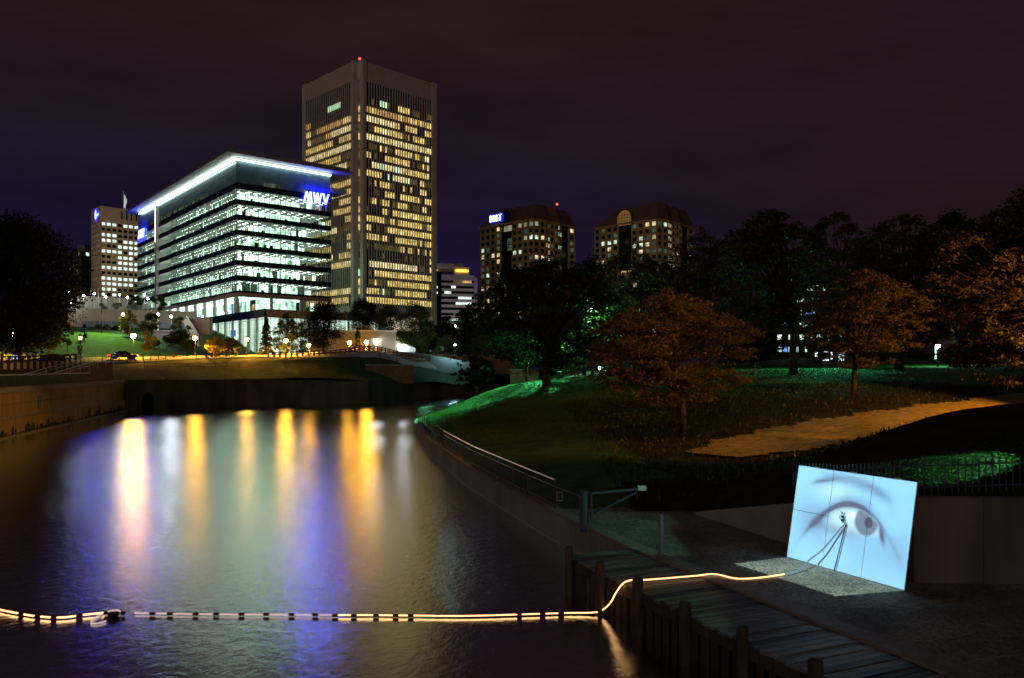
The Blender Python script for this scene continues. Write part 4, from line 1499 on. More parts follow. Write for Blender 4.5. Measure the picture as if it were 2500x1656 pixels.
wp = off(pc_, pu_r, 5.61, -.3)
wu = (.93, .36)
P3 = lambda a, z, d: (wp[0] + wu[0] * a + wu[1] * d, wp[1] + wu[1] * a - wu[0] * d, z)
mb.add([P3(0, 7.5, 0), P3(4.6, 7.5, 0), P3(4.6, 10.4, 0), P3(0, 12.1, 0), P3(0, 7.5, -5), P3(4.6, 7.5, -5), P3(4.6, 10.4, -5), P3(0, 12.1, -5)],
       [(0, 1, 2, 3), (3, 2, 6, 7), (1, 5, 6, 2), (0, 3, 7, 4)])
mb.build('sloping_wing', M['whitepaint'], ph)
mb = MB()
mb.obox(pc_, pu_r, 1.2, 4.9, .02, 1.6, 7.5, 9.7)
bx_ = mb.build('kiosk', M['whitepaint'], ph)
mb = MB()
for k in range(3):
    mb.obox(pc_, pu_r, 1.45 + k * 1.1, 2.3 + k * 1.1, 1.601, 1.66, 8.2, 9.2)
mb.build('window', emat('kiosk_window', (.3, .5, .5), .15), bx_)
for (q, z, s_, nm) in ((off(pc_, pu_r, .3, .5), 12.0, 260, 'wall_lamp'), (P3(1.6, 10.9, .4)[:2], 10.9, 160, 'wall_lamp')):
    mb = MB()
    mb.ball((q[0], q[1], z), .13, 8, 5)
    lm = mb.build(nm, emat('white_wall_lamp', (.86, .92, 1.0), s_ * 4, sample=True), ph)
    mb = MB()
    mb.lathe((q[0], q[1], z + .14), [(.3, 0), (.12, .14)], 8)
    mb.build('hood', M['black'], lm)

# ---------------------------------------------------------------- lit building and kiosk far behind the park trees
pb = thing('park_building', 'distant building with rows of cool lit windows, glimpsed through tree crowns', 'building', (gx(2000, 190), 190, 5))
mb = MB()
mb.box(gx(1890, 190), gx(2090, 190), 190, 205, 2, 28)
mb.build('wall', M['dark'], pb)
pz = Pieces('window', pb, 100)
rb = random.Random(2)
for i in range(6):
    for j in range(14):
        if rb.random() < .7:
            pz.add((gx(1895, 190), 190), (1, 0), .3 + j * 1.35, 1.3 + j * 1.35, .02, .1, 26 - i * 3 - 1.2, 26 - i * 3, M['win_white'] if rb.random() < .8 else M['roomblue'])
pz.finish()
pk = thing('park_kiosk', 'small white-lit kiosk with a pale roof edge at the back of the lawn', 'building', (gx(2025, 150), 150, 6))
x0 = gx(1985, 150)
mb = MB()
mb.box(x0, x0 + 6.6, 150, 153, 5, 9.6)
mb.build('wall', M['dark'], pk)
mb = MB()
mb.box(x0 - .2, x0 + 5.0, 149.4, 149.9, 11.2, 11.5)
mb.build('roof_light', emat('kiosk_roof_light', (.8, 1, .9), 1.6), pk)
mb = MB()
for k in range(4):
    mb.box(x0 + .4 + k * 1.5, x0 + 1.5 + k * 1.5, 149.93, 149.99, 7.6 - .3 * (k % 2), 9.3)
mb.build('lit_window', emat('kiosk_lit_window', (.8, .9, 1.0), 1.7, var=.5, scale=1.2), pk)
mb = MB()
mb.box(x0 - .3, x0 + 6.9, 149.3, 153.2, 9.61, 11.19)
mb.build('roof', M['dark'], pk)
# ================================================================== TERRACES, RAILS, FENCES, LAMPS ON THE FAR BANK
def pole(mb, x, y, z0, z1, r, seg=6):
    mb.lathe((x, y, z0), [(r, 0), (r * .8, z1 - z0)], seg)

# terrace walls on the hill
def terrace(name, label, pxa, Da, pxb, Db, ytop, ybot, m, panel=6.0, dep=1.2):
    a, b = (gx(pxa, Da), Da), (gx(pxb, Db), Db)
    u, L_ = unitv(a, b)
    z1, z0 = zy(ytop, (Da + Db) / 2), zy(ybot, (Da + Db) / 2)
    t_ = thing(name, label, 'wall', (a[0], a[1], z0))
    k = max(1, round(L_ / panel))
    for j in range(k):
        mb = MB()
        mb.obox(a, u, L_ * j / k + .015, L_ * (j + 1) / k - .015, -dep, 0, z0 - 1.5, z1 - .25)
        mb.build('wall_panel', m, t_)
    mb = MB()
    mb.obox(a, u, 0, L_, -dep - .1, .12, z1 - .249, z1)
    mb.build('coping', m, t_)
    return t_, a, u, L_, z1
t_, a_, u_, L1, z1_ = terrace('terrace_wall', 'long pale terrace wall across the top of the lawn, under the grey railing', 165, 186, 480, 196, 757, 785, M['cream'])
mb = MB()
for k in range(int(L1 / 1.3)):
    mb.obox(a_, u_, 3 + k * 1.3, 4.15 + k * 1.3, .01, .05, z1_ - 4.3, z1_ - 2.9)
mb.build('low_glazing', mat('grey_low_glazing', (.16, .18, .20), .4), t_)
rl_ = thing('terrace_railing', 'grey railing along the top of the long pale terrace wall', 'railing', (a_[0], a_[1], z1_))
mb = MB()
for k in range(int(L1 / 2.2) + 1):
    mb.obox(a_, u_, k * 2.2, k * 2.2 + .07, -.4, -.33, z1_, z1_ + 1.25)
mb.build('post', M['mullion'], rl_)
mb = MB()
for q in np.linspace(.25, 1.2, 6):
    mb.obox(a_, u_, 0, L1, -.385, -.345, z1_ + q, z1_ + q + .045)
mb.build('rail', M['mullion'], rl_)
terrace('terrace_wall', 'upper pale wall behind the flagpoles and hedge on the hill', 165, 206, 330, 214, 726, 752, M['cream'])
terrace('terrace_wall', 'short low planter wall under the two white lamps on the slope', 375, 176, 430, 178, 807, 816, M['concrete'], dep=.5)
# slanted stair wall left of the glass podium
sw = thing('stair_wall', 'slanting pale stair wall stepping down beside the glass podium', 'wall', (gx(470, 184), 184, 12))
a, b = (gx(448, 184), 184), (gx(486, 184), 184)
u, L_ = unitv(a, b)
mb = MB()
n_ = (u[1], -u[0])
P = lambda q, z, d: (a[0] + u[0] * q + n_[0] * d, a[1] + u[1] * q + n_[1] * d, z)
za, zb, zc = zy(776, 184), zy(840, 184), zy(776, 184)
pts = [(0, zy(784, 184)), (L_ * .25, zy(776, 184)), (L_, zy(825, 184)), (L_, zb - 1), (L_ * .55, zb - 1)]
k = len(pts)
mb.add([P(q, z, 0) for q, z in pts] + [P(q, z, -3) for q, z in pts], [tuple(range(k - 1, -1, -1))] + [(i, k + i, k + (i + 1) % k, (i + 1) % k) for i in range(k)])
mb.build('wall', M['cream'], sw)
mb = MB()
mb.tube([P(L_ * .2, zy(771, 184), .1), P(L_ * 1.0, zy(818, 184), .1)], .10, 5)
mb.build('handrail', M['whitepaint'], sw)
block('retaining_wall', 'square brown wall block at the head of the stair by the glass podium', (gx(462, 186), 186), (.98, .2), 4.6, 4, 14.0, zy(774, 186), M['brownstone'])

# guard rail with boarded parapet, left
gr = thing('guard_rail', 'dark red timber guard rail over a pale boarded parapet, beside the road', 'guard rail', (gx(80, 98), 98, 6))
a, b = (gx(-30, 94), 94), (gx(185, 108), 108)
u, L_ = unitv(a, b)
k = 14
for j in range(k + 1):
    q = L_ * j / k
    zz = 5.7 + .55 * j / k
    mb = MB()
    mb.obox(a, u, q - .11, q + .11, -.10, .10, zz - 1.2, zz + 1.62)
    mb.build('post', M['brownwood'], gr)
for zlo, zhi, nm in ((.88, 1.05, 'rail'), (1.38, 1.58, 'rail')):
    mb = MB()
    for j in range(k):
        zz = 5.7 + .55 * (j + .5) / k
        mb.obox(a, u, L_ * j / k + .112, L_ * (j + 1) / k - .112, -.06, .06, zz + zlo, zz + zhi)
    mb.build(nm, M['brownwood'], gr)
for j in range(k):
    zz = 5.7 + .55 * (j + .5) / k
    mb = MB()
    mb.obox(a, u, L_ * j / k + .2, L_ * (j + 1) / k - .2, -.20, -.11, zz - .12, zz + .72)
    mb.build('parapet_board', M['whitepaint'], gr)

M['meshblack'] = mat('black_mesh_panel', (0.006, 0.006, 0.006), 0.7)
# stair up from the canal walk with steel handrails
st = thing('stair', 'concrete stair climbing from the canal walk to the road between steel handrails', 'stair', (gx(100, 84), 84, 4.2))
s0, s1 = Vector((gx(86, 82), 82, 4.25)), Vector((gx(252, 106), 106, 6.6))
d_ = (s1 - s0)
u = (d_.x / math.hypot(d_.x, d_.y), d_.y / math.hypot(d_.x, d_.y))
Ls = math.hypot(d_.x, d_.y)
for j in range(16):
    mb = MB()
    zz = 4.25 + (6.6 - 4.25) * (j + 1) / 16
    mb.obox((s0.x, s0.y), u, Ls * j / 16, Ls * (j + 1) / 16 - .004, -1.2, 1.2, 3.6, zz)
    mb.build('step', M['brick'], st)
for dd, nm in ((-1.25, 'steel double handrail on the road side of the concrete stair'), (1.25, 'steel handrail with bent foot on the canal side of the concrete stair')):
    hr = thing('handrail', nm, 'handrail', (s0.x, s0.y, 4.25))
    n_ = (u[1], -u[0])
    P = lambda q, z: (s0.x + u[0] * Ls * q + n_[0] * dd, s0.y + u[1] * Ls * q + n_[1] * dd, z)
    zz = lambda q: 4.25 + 2.35 * q
    mb = MB()
    mb.tube([P(-.03, 4.25 + .75), P(.0, zz(0) + .95), P(.48, zz(.48) + .98), P(.54, zz(.52) + .98), P(1.0, zz(1) + .98), P(1.04, zz(1) + .95)], .042, 6)
    mb.build('rail', M['whitepaint'], hr)
    mb = MB()
    mb.tube([P(.0, zz(0) + .62), P(.48, zz(.48) + .66), P(.54, zz(.52) + .66), P(1.0, zz(1) + .66)], .03, 6)
    mb.build('rail', M['whitepaint'], hr)
    mb = MB()
    for q in np.linspace(0, 1, 8):
        mb.tube([P(q, zz(q) - .1), P(q, zz(q) + .97)], .025, 5)
    mb.build('baluster', M['whitepaint'], hr)

# canal walk railing: steel top rail, dark mesh panel
cr_ = thing('canal_railing', 'steel-topped railing with dark panels along the top of the stained canal wall', 'railing', (-48, 80, 4.3))
a, b = LP[0], LP[1]
pts = [off(a, unitv(a, b)[0], 30, -.55), off(a, unitv(a, b)[0], unitv(a, b)[1], -.55), off(LP[1], unitv(LP[1], LP[2])[0], 29, -.55)]
for (p, q) in zip(pts[:-1], pts[1:]):
    u, L_ = unitv(p, q)
    k = round(L_ / 2.4)
    mb = MB()
    for j in range(k + 1):
        mb.obox(p, u, L_ * j / k - .03, L_ * j / k + .03, -.03, .03, 4.27, 5.28)
    mb.build('post', M['black'], cr_)
    mb = MB()
    mb.tube([(p[0], p[1], 5.32), (q[0], q[1], 5.32)], .045, 6)
    mb.build('top_rail', M['whitepaint'], cr_)
    for j in range(k):
        mb = MB()
        mb.obox(p, u, L_ * j / k + .04, L_ * (j + 1) / k - .04, -.012, .012, 4.36, 5.22)
        mb.build('panel', M['meshblack'], cr_)

# short steel railing over the culvert
sr = thing('canal_railing', 'short bright steel rail above the culvert arch', 'railing', (gx(430, 118), 118, 4.2))
mb = MB()
p, q = (gx(395, 113), 113), (gx(460, 119), 119)
mb.tube([(p[0], p[1], zy(924, 113)), (q[0], q[1], zy(929, 119))], .07, 6)
mb.build('top_rail', emat('rail_lit', (.9, .9, .85), .0) and M['steel'], sr)
mb = MB()
for k in range(6):
    x, y = p[0] + (q[0] - p[0]) * k / 5, p[1] + (q[1] - p[1]) * k / 5
    mb.tube([(x, y, 3.6), (x, y, zy(926, y) - .05)], .04, 5)
mb.build('post', M['steel'], sr)
sr = thing('bank_railing', 'thin dark post-and-rail fence on the slope above the culvert', 'railing', (gx(420, 122), 122, 5))
mb = MB()
for k in range(9):
    D_ = 120 + k * 1.2
    x = gx(352 + k * 29, D_)
    zz = far_z(x, D_)
    mb.tube([(x, D_, zz - .2), (x, D_, zz + 1.05)], .04, 5)
    if k:
        for h in (1.0, .5):
            mb.tube([(xp, yp, zp + h), (x, D_, zz + h)], .03, 5)
    xp, yp, zp = x, D_, zz
mb.build('rail', M['brownwood'], sr)

# fences along the promenade edge
def post_fence(name, label, pts_px, spacing, h, r, m, rails, rail_h):
    pts = [(gx(px, D), D) for px, D in pts_px]
    rs = resample(pts, spacing)
    t_ = thing(name, label, 'fence', (rs[0][0], rs[0][1], far_z(*rs[0])))
    for (x, y) in rs:
        mb = MB()
        zz = far_z(x, y)
        mb.box(x - r, x + r, y - r, y + r, zz - .3, zz + h)
        mb.build('post', m, t_)
    for hh in rails:
        mb = MB()
        for a, b in zip(rs[:-1], rs[1:]):
            u, L_ = unitv(a, b)
            za, zb = far_z(*a) + hh, far_z(*b) + hh
            p0, p1 = off(a, u, r, -.05), off(a, u, r, .05)
            q0, q1 = off(b, u, -r, -.05), off(b, u, -r, .05)
            mb.add([(*p0, za), (*p1, za), (*q1, zb), (*q0, zb), (*p0, za + rail_h), (*p1, za + rail_h), (*q1, zb + rail_h), (*q0, zb + rail_h)],
                   [(0, 1, 2, 3), (4, 7, 6, 5), (0, 4, 5, 1), (1, 5, 6, 2), (2, 6, 7, 3), (3, 7, 4, 0)])
        mb.build('rail', m, t_)
    return t_
post_fence('timber_fence', 'dark timber fence with close posts along the lit promenade, under the big trees', [(655, 139.5), (820, 146), (900, 151)], 1.05, 1.05, .12, M['brownwood'], (.42, .80), .16)
post_fence('timber_fence', 'dark timber fence with close posts in front of the pump house', [(903, 151.2), (960, 156), (1050, 163)], 1.05, 1.05, .12, M['brownwood'], (.42, .80), .16)
post_fence('metal_fence', 'thin metal fence on the bank edge between the orange lamps', [(430, 137), (505, 137.8), (560, 138.5)], 1.9, 1.2, .045, M['black'], (.15, 1.15), .05)
post_fence('metal_fence', 'thin metal fence beside the road behind the stair rails', [(250, 122), (330, 128), (405, 133)], 1.5, 1.25, .05, M['black'], (.2, 1.2), .06)
k = 0
blbl = ['first orange-lit bollard from the stair on the promenade edge', 'bollard between the metal fence and the yellow bush', 'dark bollard just left of the yellow bush', 'orange bollard at the foot of the yellow bush',
        'dark bollard just right of the yellow bush', 'slim leaning dark bollard beyond the yellow bush', 'orange drum-shaped bollard at the end of the timber fence']
for px, D_, c_ in ((424, 136.5, 1), (503, 137.5, 0), (517, 138, 0), (526, 138.8, 1), (534, 139, 0), (553, 139.2, 0), (576, 139.5, 1)):
    x = gx(px, D_)
    zz = far_z(x, D_)
    mb = MB()
    mb.lathe((x, D_, zz - .2), [(.22, 0), (.22, 1.05), (.16, 1.15), (.03, 1.2)], 8)
    o = mb.build('bollard', mat('bollard_rust', (.40, .12, .03), .7) if c_ else M['brownwood'])
    tag(o, blbl[k], 'bollard', 'bollards along the promenade')
    k += 1

# ------------------------------------------------------------------ lamps
GL = {}
def lampmat(col, s):
    key = (col, s)
    if key not in GL:
        GL[key] = emat('lamp_globe_light', col, s, sample=True)
    return GL[key]
SOD = (1.0, 0.43, 0.035)
def street_lamp(name, label, px, y, D, col, s, r=.28, group=None, zbase=None, polecol=None, hood=False):
    x = gx(px, D)
    z = zy(y, D)
    zb = zbase if zbase is not None else (far_z(x, D) if x < 0 or D > 135 else right_z(x, D))
    zb = min(zb, z - 1.5)
    t_ = thing(name, label, 'lamp', (x, D, zb), group)
    mb = MB()
    mb.lathe((x, D, zb - .3), [(.16, 0), (.16, .8), (.07, .95), (.06, z - r - zb + .25)], 7)
    mb.build('pole', polecol or M['black'], t_)
    mb = MB()
    mb.ball((x, D, z), r, 8, 5)
    mb.build('globe', lampmat(col, s), t_, smooth=True)
    mb = MB()
    mb.lathe((x, D, z + r * .8), [(r * 1.2, 0), (r * .5, r * .5), (.02, r * .8)], 8)
    mb.build('cap', polecol or M['black'], t_)
    return t_
G1 = 'orange lamps along the promenade'
SS = 420.0
street_lamp('street_lamp', 'brightest orange street lamp, at the foot of the lawn above the timber guard rail', 326, 820, 141, SOD, SS * 1.35, .44, G1)
street_lamp('street_lamp', 'orange street lamp left of the glass podium, beside the yellow bush', 476, 826, 145, SOD, SS * .55, .40, G1)
street_lamp('street_lamp', 'orange street lamp in front of the glass podium corner', 602, 829, 146, SOD, SS * .28, .38, G1)
street_lamp('street_lamp', 'orange street lamp shining through the low branches of the tree row', 698, 832, 148, SOD, SS * .55, .40, G1)
street_lamp('street_lamp', 'dim small orange lamp behind the trunk of the dark tree', 754, 843, 152, SOD, SS * .3, .36, G1)
street_lamp('street_lamp', 'orange street lamp beside the little conifer, left of the pump house', 853, 837, 158, SOD, SS * .45, .38, G1)
street_lamp('street_lamp', 'orange street lamp just in front of the pump house wall', 895, 836, 158, SOD, SS * 1.0, .40, G1)
street_lamp('street_lamp', 'reddish orange street lamp under the huge dark tree at the edge of the photo', 33, 817, 130, (1, .30, .07), SS * .4, .32, G1)
G2 = 'white lamps on the terraces'
WHT = (.86, .93, 1.0)
BLU = (.40, .55, 1.0)
for lab, px, y, D_, zb_y, col, s in (
        ('blue-white lamp at the end of the upper wall, beside the big dark tree', 165, 713, 206, 728, BLU, 110), ('blue-white lamp among the flagpoles', 230, 717, 206, 750, BLU, 90),
        ('blue-white lamp above the clipped hedge', 292, 720, 207, 735, BLU, 80), ('white lamp between the dark tree edge and the flagpoles', 204, 722, 206, 728, WHT, 90),
        ('warm white lamp over the bare shrub of the upper terrace', 258, 725, 206, 735, (1, .8, .5), 70), ('white lamp beside the round dark bush on the terrace', 311, 727, 205, 750, WHT, 80),
        ('blue-white lamp by the wing end of the glass office', 353, 720, 207, 740, BLU, 80), ('white lamp on the terrace below the wing of the glass office', 361, 729, 200, 757, WHT, 120),
        ('tall white lamp on the lawn by the yellow-green tree', 300, 768, 172, 810, WHT, 500), ('tall white lamp on the slope, the left one of a pair by the planter wall', 386, 768, 178, 812, WHT, 500),
        ('tall white lamp on the slope, the right one of a pair by the planter wall', 418, 773, 176, 812, WHT, 500), ('low white lamp on the lawn at the head of the wall', 172, 742, 184, 748, WHT, 100)):
    street_lamp('terrace_lamp', lab, px, y, D_, col, s, .26, G2, zbase=zy(zb_y, D_), polecol=M['whitepaint'])
street_lamp('bank_lamp', 'unlit slim lamp post on the grass bank, before the kiosk window', 927, 841, 144, (1, .7, .4), 1.4, .2, 'slim posts on the bank', zbase=zy(885, 144), polecol=M['brownwood'])
street_lamp('bank_lamp', 'unlit slim lamp post on the grass bank, before the white sloping wing', 969, 842, 144, (1, .7, .4), 1.4, .2, 'slim posts on the bank', zbase=zy(886, 144), polecol=M['brownwood'])
street_lamp('park_lamp', 'cyan-white star-bright lamp above the dark stone wall on the far bank', 1110, 843, 172, (.45, .95, 1.0), 1600, .24, None, zbase=8.0)
street_lamp('park_lamp', 'thin white street light by the car park beyond the ribbed tower', 1112, 796, 300, (.6, .9, 1.0), 60, .35, None, zbase=18.5, polecol=M['whitepaint'])
MER = (.30, 1.0, .46)
street_lamp('park_lamp', 'green-white lamp hidden in the glowing green tree crown', 1446, 758, 90, MER, 1500, .28, None)
street_lamp('park_lamp', 'green-white lamp low in the leaves behind the broad tree over the forecourt', 1412, 846, 100, (.24, 1, .46), 1300, .22, None)
street_lamp('park_lamp', 'small bright green-white lamp low behind the broad tree trunk', 1464, 898, 112, (.30, 1, .66), 900, .18, None)
street_lamp('park_lamp', 'small orange lamp seen through the crowns in front of the far lit building', 1947, 761, 150, (1, .55, .15), 60, .22, None, zbase=7)
street_lamp('park_lamp', 'cool white lamp deep in the park crowns, left of the glowing green tree', 1474, 722, 170, (.6, .85, 1), 50, .35, None, zbase=7)
# lamp posts whose light the photograph shows on the lawn, path and leaves: they stand outside the frame or in the crowns
street_lamp('park_lamp', 'green-white park lamp among the crowns at the right side of the lawn', 2290, 846, 92, (.28, 1, .62), 500, .24, None)
def flood(name, label, pos, aim_, watts, cone, zbase, col=SOD, blend=.35):
    """shaded lamp head on a post with a spot inside"""
    pos, aim_ = Vector(pos), Vector(aim_)
    t_ = thing(name, label, 'lamp', (pos.x, pos.y, zbase))
    d = (aim_ - pos).normalized()
    mb = MB()
    mb.lathe((pos.x, pos.y, zbase - .3), [(.14, 0), (.08, .9), (.06, pos.z - zbase + .5)], 8)
    mb.build('pole', M['black'], t_)
    mb = MB()
    mb.tube([pos - d * .45 + Vector((0, 0, .1)), pos - d * .06], .10, 10, r1=.26)
    mb.build('lamp_head', M['black'], t_)
    sl = bpy.data.lights.new(name, 'SPOT')
    sl.energy, sl.color, sl.spot_size, sl.spot_blend, sl.shadow_soft_size = watts, col, R(cone), blend, .12
    so_ = bpy.data.objects.new('spot', sl)
    COL.objects.link(so_)
    so_.parent = t_
    so_.location = pos - Vector((pos.x, pos.y, zbase))
    so_.rotation_euler = d.to_track_quat('-Z', 'Y').to_euler()
flood('street_lamp', 'shaded orange street lamp by the dirt path, out of the picture beyond the hump', (22, 22, 9.2), (10.5, 46, 4.6), 34000, 58, 4.4)
flood('street_lamp', 'second shaded orange street lamp farther along the dirt path, out of the picture', (31, 38, 9.4), (14, 50, 4.6), 25000, 92, 4.6)
flood('park_lamp', 'hooded green-white lamp over the forecourt, shining down the grass slope', (8.0, 99, 9.8), (-3.2, 74, 2.4), 560000, 35, 4.4, (.13, 1, .36))
flood('park_lamp', 'hooded green-white lamp among the crowns, shining along the lawn path', (38, 91, 11.5), (26, 77, 5.2), 22000, 84, 6.0, (.12, 1, .58))
flood('park_lamp', 'small hooded green-white lamp over the ivy behind the concrete wall, out of the picture', (14.7, 20.5, 4.7), (11.7, 21.3, 3.1), 4200, 38, 3.0, (.25, 1, .62), .15)
flood('flood_lamp', 'added warm fill light, low at the foot of the wide olive trees', (gx(978, 180), 180, 10.4), (gx(985, 187), 187, 17), 14000, 110, 8.6, (1, .86, .42))  # made-up source, added to brighten the olive crowns
flood('flood_lamp', 'added white fill light at the foot of the low white office building', (gx(1112, 396), 396, 24), (gx(1108, 419), 419, 44), 9000, 100, 21, (1, .94, .92), .6)  # no known lamp here: added so the white front comes out pale
flood('flood_lamp', 'added warm fill light before the brown slab block, aimed up at its crown', (gx(262, 470), 470, 34), (gx(262, 526), 526, 100), 120000, 66, 23, (1, .86, .66), .6)  # assumed source, put in to lift the crown and the tan walls
flood('terrace_lamp', 'added green-tinted fill light over the slope, shining down the green lawn', (gx(248, 170), 170, 26.0), (gx(225, 160), 160, 10.0), 48000, 82, 13.5, (.62, 1.0, .26))  # extra light for the lawn, on top of the terrace lamps around it
flood('flood_lamp', 'shaded orange lamp on the canal side lighting the stained wall, out of the picture', (-22.5, 31, 7.0), (-38.5, 50, 2.6), 110000, 30, -.5)

for px_, y_, D_, w_ in ((326, 820, 141, 30000), (476, 826, 145, 24000), (602, 829, 146, 20000), (698, 832, 148, 20000), (754, 843, 152, 14000), (853, 837, 158, 18000), (895, 836, 158, 18000), (33, 817, 130, 16000)):
    sl = bpy.data.lights.new('lamp_downlight', 'SPOT')     # spot added below each globe to brighten the ground; no hood is modelled
    sl.energy, sl.color, sl.spot_size, sl.spot_blend, sl.shadow_soft_size = w_ * 1.5, SOD if px_ > 40 else (1, .30, .07), R(158), .2, .2
    so_ = bpy.data.objects.new('lamp_downlight', sl)
    COL.objects.link(so_)
    par = min((o for o in scene.objects if o.name.startswith('street_lamp') and o.type == 'EMPTY'), key=lambda o: abs(o.location.x - gx(px_, D_)) + abs(o.location.y - D_))
    so_.parent = par
    so_.location = (0, 0, zy(y_, D_) - .45 - par.location.z)

# lantern post with direction signs
lp = thing('lantern_post', 'black lantern post carrying purple direction signs, standing by the road', 'lamp', (gx(196, 112), 112, 6.2))
x, y = gx(196, 112), 112
mb = MB()
pole(mb, x, y, 6.0, 9.9, .09)
mb.build('pole', M['black'], lp)
mb = MB()
mb.lathe((x, y, 9.95), [(.2, 0), (.26, .5)], 8)
mb.build('lantern', emat('lantern_glass', (1, .72, .35), 3.0), lp)
mb = MB()
mb.lathe((x, y, 10.46), [(.34, 0), (.2, .18), (.05, .4), (.02, .6)], 8)
mb.lathe((x, y, 9.78), [(.1, 0), (.24, .16)], 8)
mb.build('lantern_cap', M['black'], lp)
pur = mat('purple_sign', (.10, .06, .20), .5)
for z0, z1, w in ((8.55, 9.15, .38), (7.85, 8.5, .28), (7.2, 7.62, .40)):
    mb = MB()
    mb.box(x - w, x + w, y - .16, y - .10, z0, z1)
    sgn = mb.build('direction_sign', pur if z1 > 8 else mat('grey_sign', (.35, .33, .42), .5), lp)
    if z1 > 8:
        mb = MB()
        mb.box(x - .03 + w * .4, x + .05 + w * .4, y - .18, y - .161, z0 + .1, z1 - .12)
        mb.add([(x - .1 + w * .4, y - .18, z0 + .28), (x + .12 + w * .4, y - .18, z0 + .28), (x + .01 + w * .4, y - .18, z0 + .08)], [(0, 1, 2)])
        mb.build('arrow', M['whitepaint'], sgn)
# bright box sign, roadside signs, flagpoles
def roadside(name, label, px, y0, y1, D, w, m, cat='sign'):
    x = gx(px, D)
    t_ = thing(name, label, cat, (x, D, far_z(x, D)))
    mb = MB()
    mb.tube([(x, D, far_z(x, D) - .2), (x, D, zy(y0, D))], .05, 5)
    mb.build('post', M['black'], t_)
    mb = MB()
    mb.box(x - w, x + w, D - .12, D - .055, zy(y1, D), zy(y0, D))
    mb.build('sign_panel', m, t_)
roadside('lit_sign', 'small blue-white lit box sign beside the huge tree trunk', 38, 868, 877, 122, .32, emat('lit_box_sign', (.35, .6, 1.0), 1.8))
roadside('road_sign', 'yellow square road sign under the reddish street lamp', 34, 851, 857, 124, .28, mat('yellow_sign_paint', (.6, .42, .05), .5))
roadside('road_sign', 'pale rectangular notice by the road, left of the parked car', 74, 860, 868, 124, .24, M['whitepaint'])
fp_l = ['first flagpole beside the upper terrace wall, nearest the dark tree', 'middle flagpole, standing behind the blue-white lamp', 'third flagpole, nearest the clipped hedge']
for k, px in enumerate((222, 229.5, 240)):
    x = gx(px, 205)
    mb = MB()
    mb.tube([(x, 205, zy(752, 205)), (x, 205, zy(706, 205))], .13, 6, r1=.08)
    o = mb.build('flagpole', M['whitepaint'])
    tag(o, fp_l[k], 'flagpole', 'flagpoles on the terrace')
fl = thing('flag', 'white flag hanging from a pole on the roof behind the glass office', 'flag', (gx(302, 262), 262, 58))
x = gx(301.5, 262)
mb = MB()
mb.tube([(x, 262, zy(512, 262)), (x, 262, zy(467, 262))], .14, 6)
mb.build('pole', M['whitepaint'], fl)
mb = MB()
fx = [0, .5, .95, 1.2]
v, f = [], []
for i in range(8):
    t = i / 7
    for j, q in enumerate(fx):
        v.append((x + .15 + q * (.75 - .35 * t + .12 * math.sin(t * 7)), 262 + .25 * math.sin(q * 5 + t * 4), zy(474 + t * 31, 262) - q * (1.3 - .5 * t)))
for i in range(7):
    for j in range(3):
        f.append((i * 4 + j, i * 4 + j + 1, (i + 1) * 4 + j + 1, (i + 1) * 4 + j))
mb.add(v, f)
mb.build('cloth', emat('flag_own_glow', (.85, .95, .95), .55), fl)  # the cloth glows by itself, its brightness is put into the material

# ------------------------------------------------------------------ parked car on the road
def car(label, px, D, heading, paint, scale=1.0):
    x, z = gx(px, D), far_z(gx(px, D), D) + .10
    u = (math.cos(heading), math.sin(heading))
    t_ = thing('car', label, 'car', (x, D, z))
    prof = [(-2.1, .35), (-2.12, .72), (-1.95, .88), (-1.35, .95), (-.75, 1.38), (.35, 1.42), (1.05, .98), (1.85, .84), (2.1, .66), (2.1, .35)]
    n_ = (u[1], -u[0])
    W_ = .88
    P = lambda a, d, zz: (x + u[0] * a + n_[0] * d, D + u[1] * a + n_[1] * d, z + zz)
    mb = MB()
    k = len(prof)
    wz = lambda zz: W_ if zz < .97 else W_ - (zz - .97) * .5
    mb.add([P(a, -wz(b), b) for a, b in prof] + [P(a, wz(b), b) for a, b in prof],
           [tuple(range(k)), tuple(range(2 * k - 1, k - 1, -1))] + [(i, k + i, k + (i + 1) % k, (i + 1) % k) for i in range(k)])
    mb.build('body', paint, t_)
    for sd in (-1, 1):
        mb = MB()
        q = [(-1.12, 1.0), (-.70, 1.31), (.30, 1.34), (.86, 1.0)]
        mb.add([P(a, sd * (wz(b) + .012), b) for a, b in q], [(0, 1, 2, 3) if sd < 0 else (3, 2, 1, 0)])
        mb.build('window', M['win_dark'], t_)
        for a in (-1.3, 1.32):
            mb = MB()
            v = []
            for dd in (sd * .70, sd * .90):
                v += [P(a + .33 * math.cos(t), dd, .33 + .33 * math.sin(t)) for t in np.linspace(0, 2 * math.pi, 13)[:-1]]
            mb.add(v, [tuple(range(12)), tuple(range(23, 11, -1))] + [(i, 12 + i, 12 + (i + 1) % 12, (i + 1) % 12) for i in range(12)])
            mb.build('wheel', M['black'], t_)
    for sd in (-.62, .62):
        mb = MB()
        mb.obox((x + u[0] * 2.1, D + u[1] * 2.1), u, .0, .05, sd - .17, sd + .17, z + .58, z + .74)
        mb.build('headlight', emat('headlight', (1, .97, .9), 14, sample=True), t_)
        mb = MB()
        mb.obox((x - u[0] * 2.12, D - u[1] * 2.12), u, -.05, .0, sd - .17, sd + .17, z + .62, z + .78)
        mb.build('tail_light', emat('tail_light', (1, .02, .01), 8), t_)
    return t_
carpaint = mat('dark_car_paint', (.012, .010, .016), .2, .1, spec=.6)
car('dark saloon car with its headlights on, on the road by the guard rail', 133, 116, R(-6), carpaint)
car('dark red car on the promenade road in front of the pump house', 875, 165, R(-18), mat('red_car_paint', (.22, .02, .015), .3))
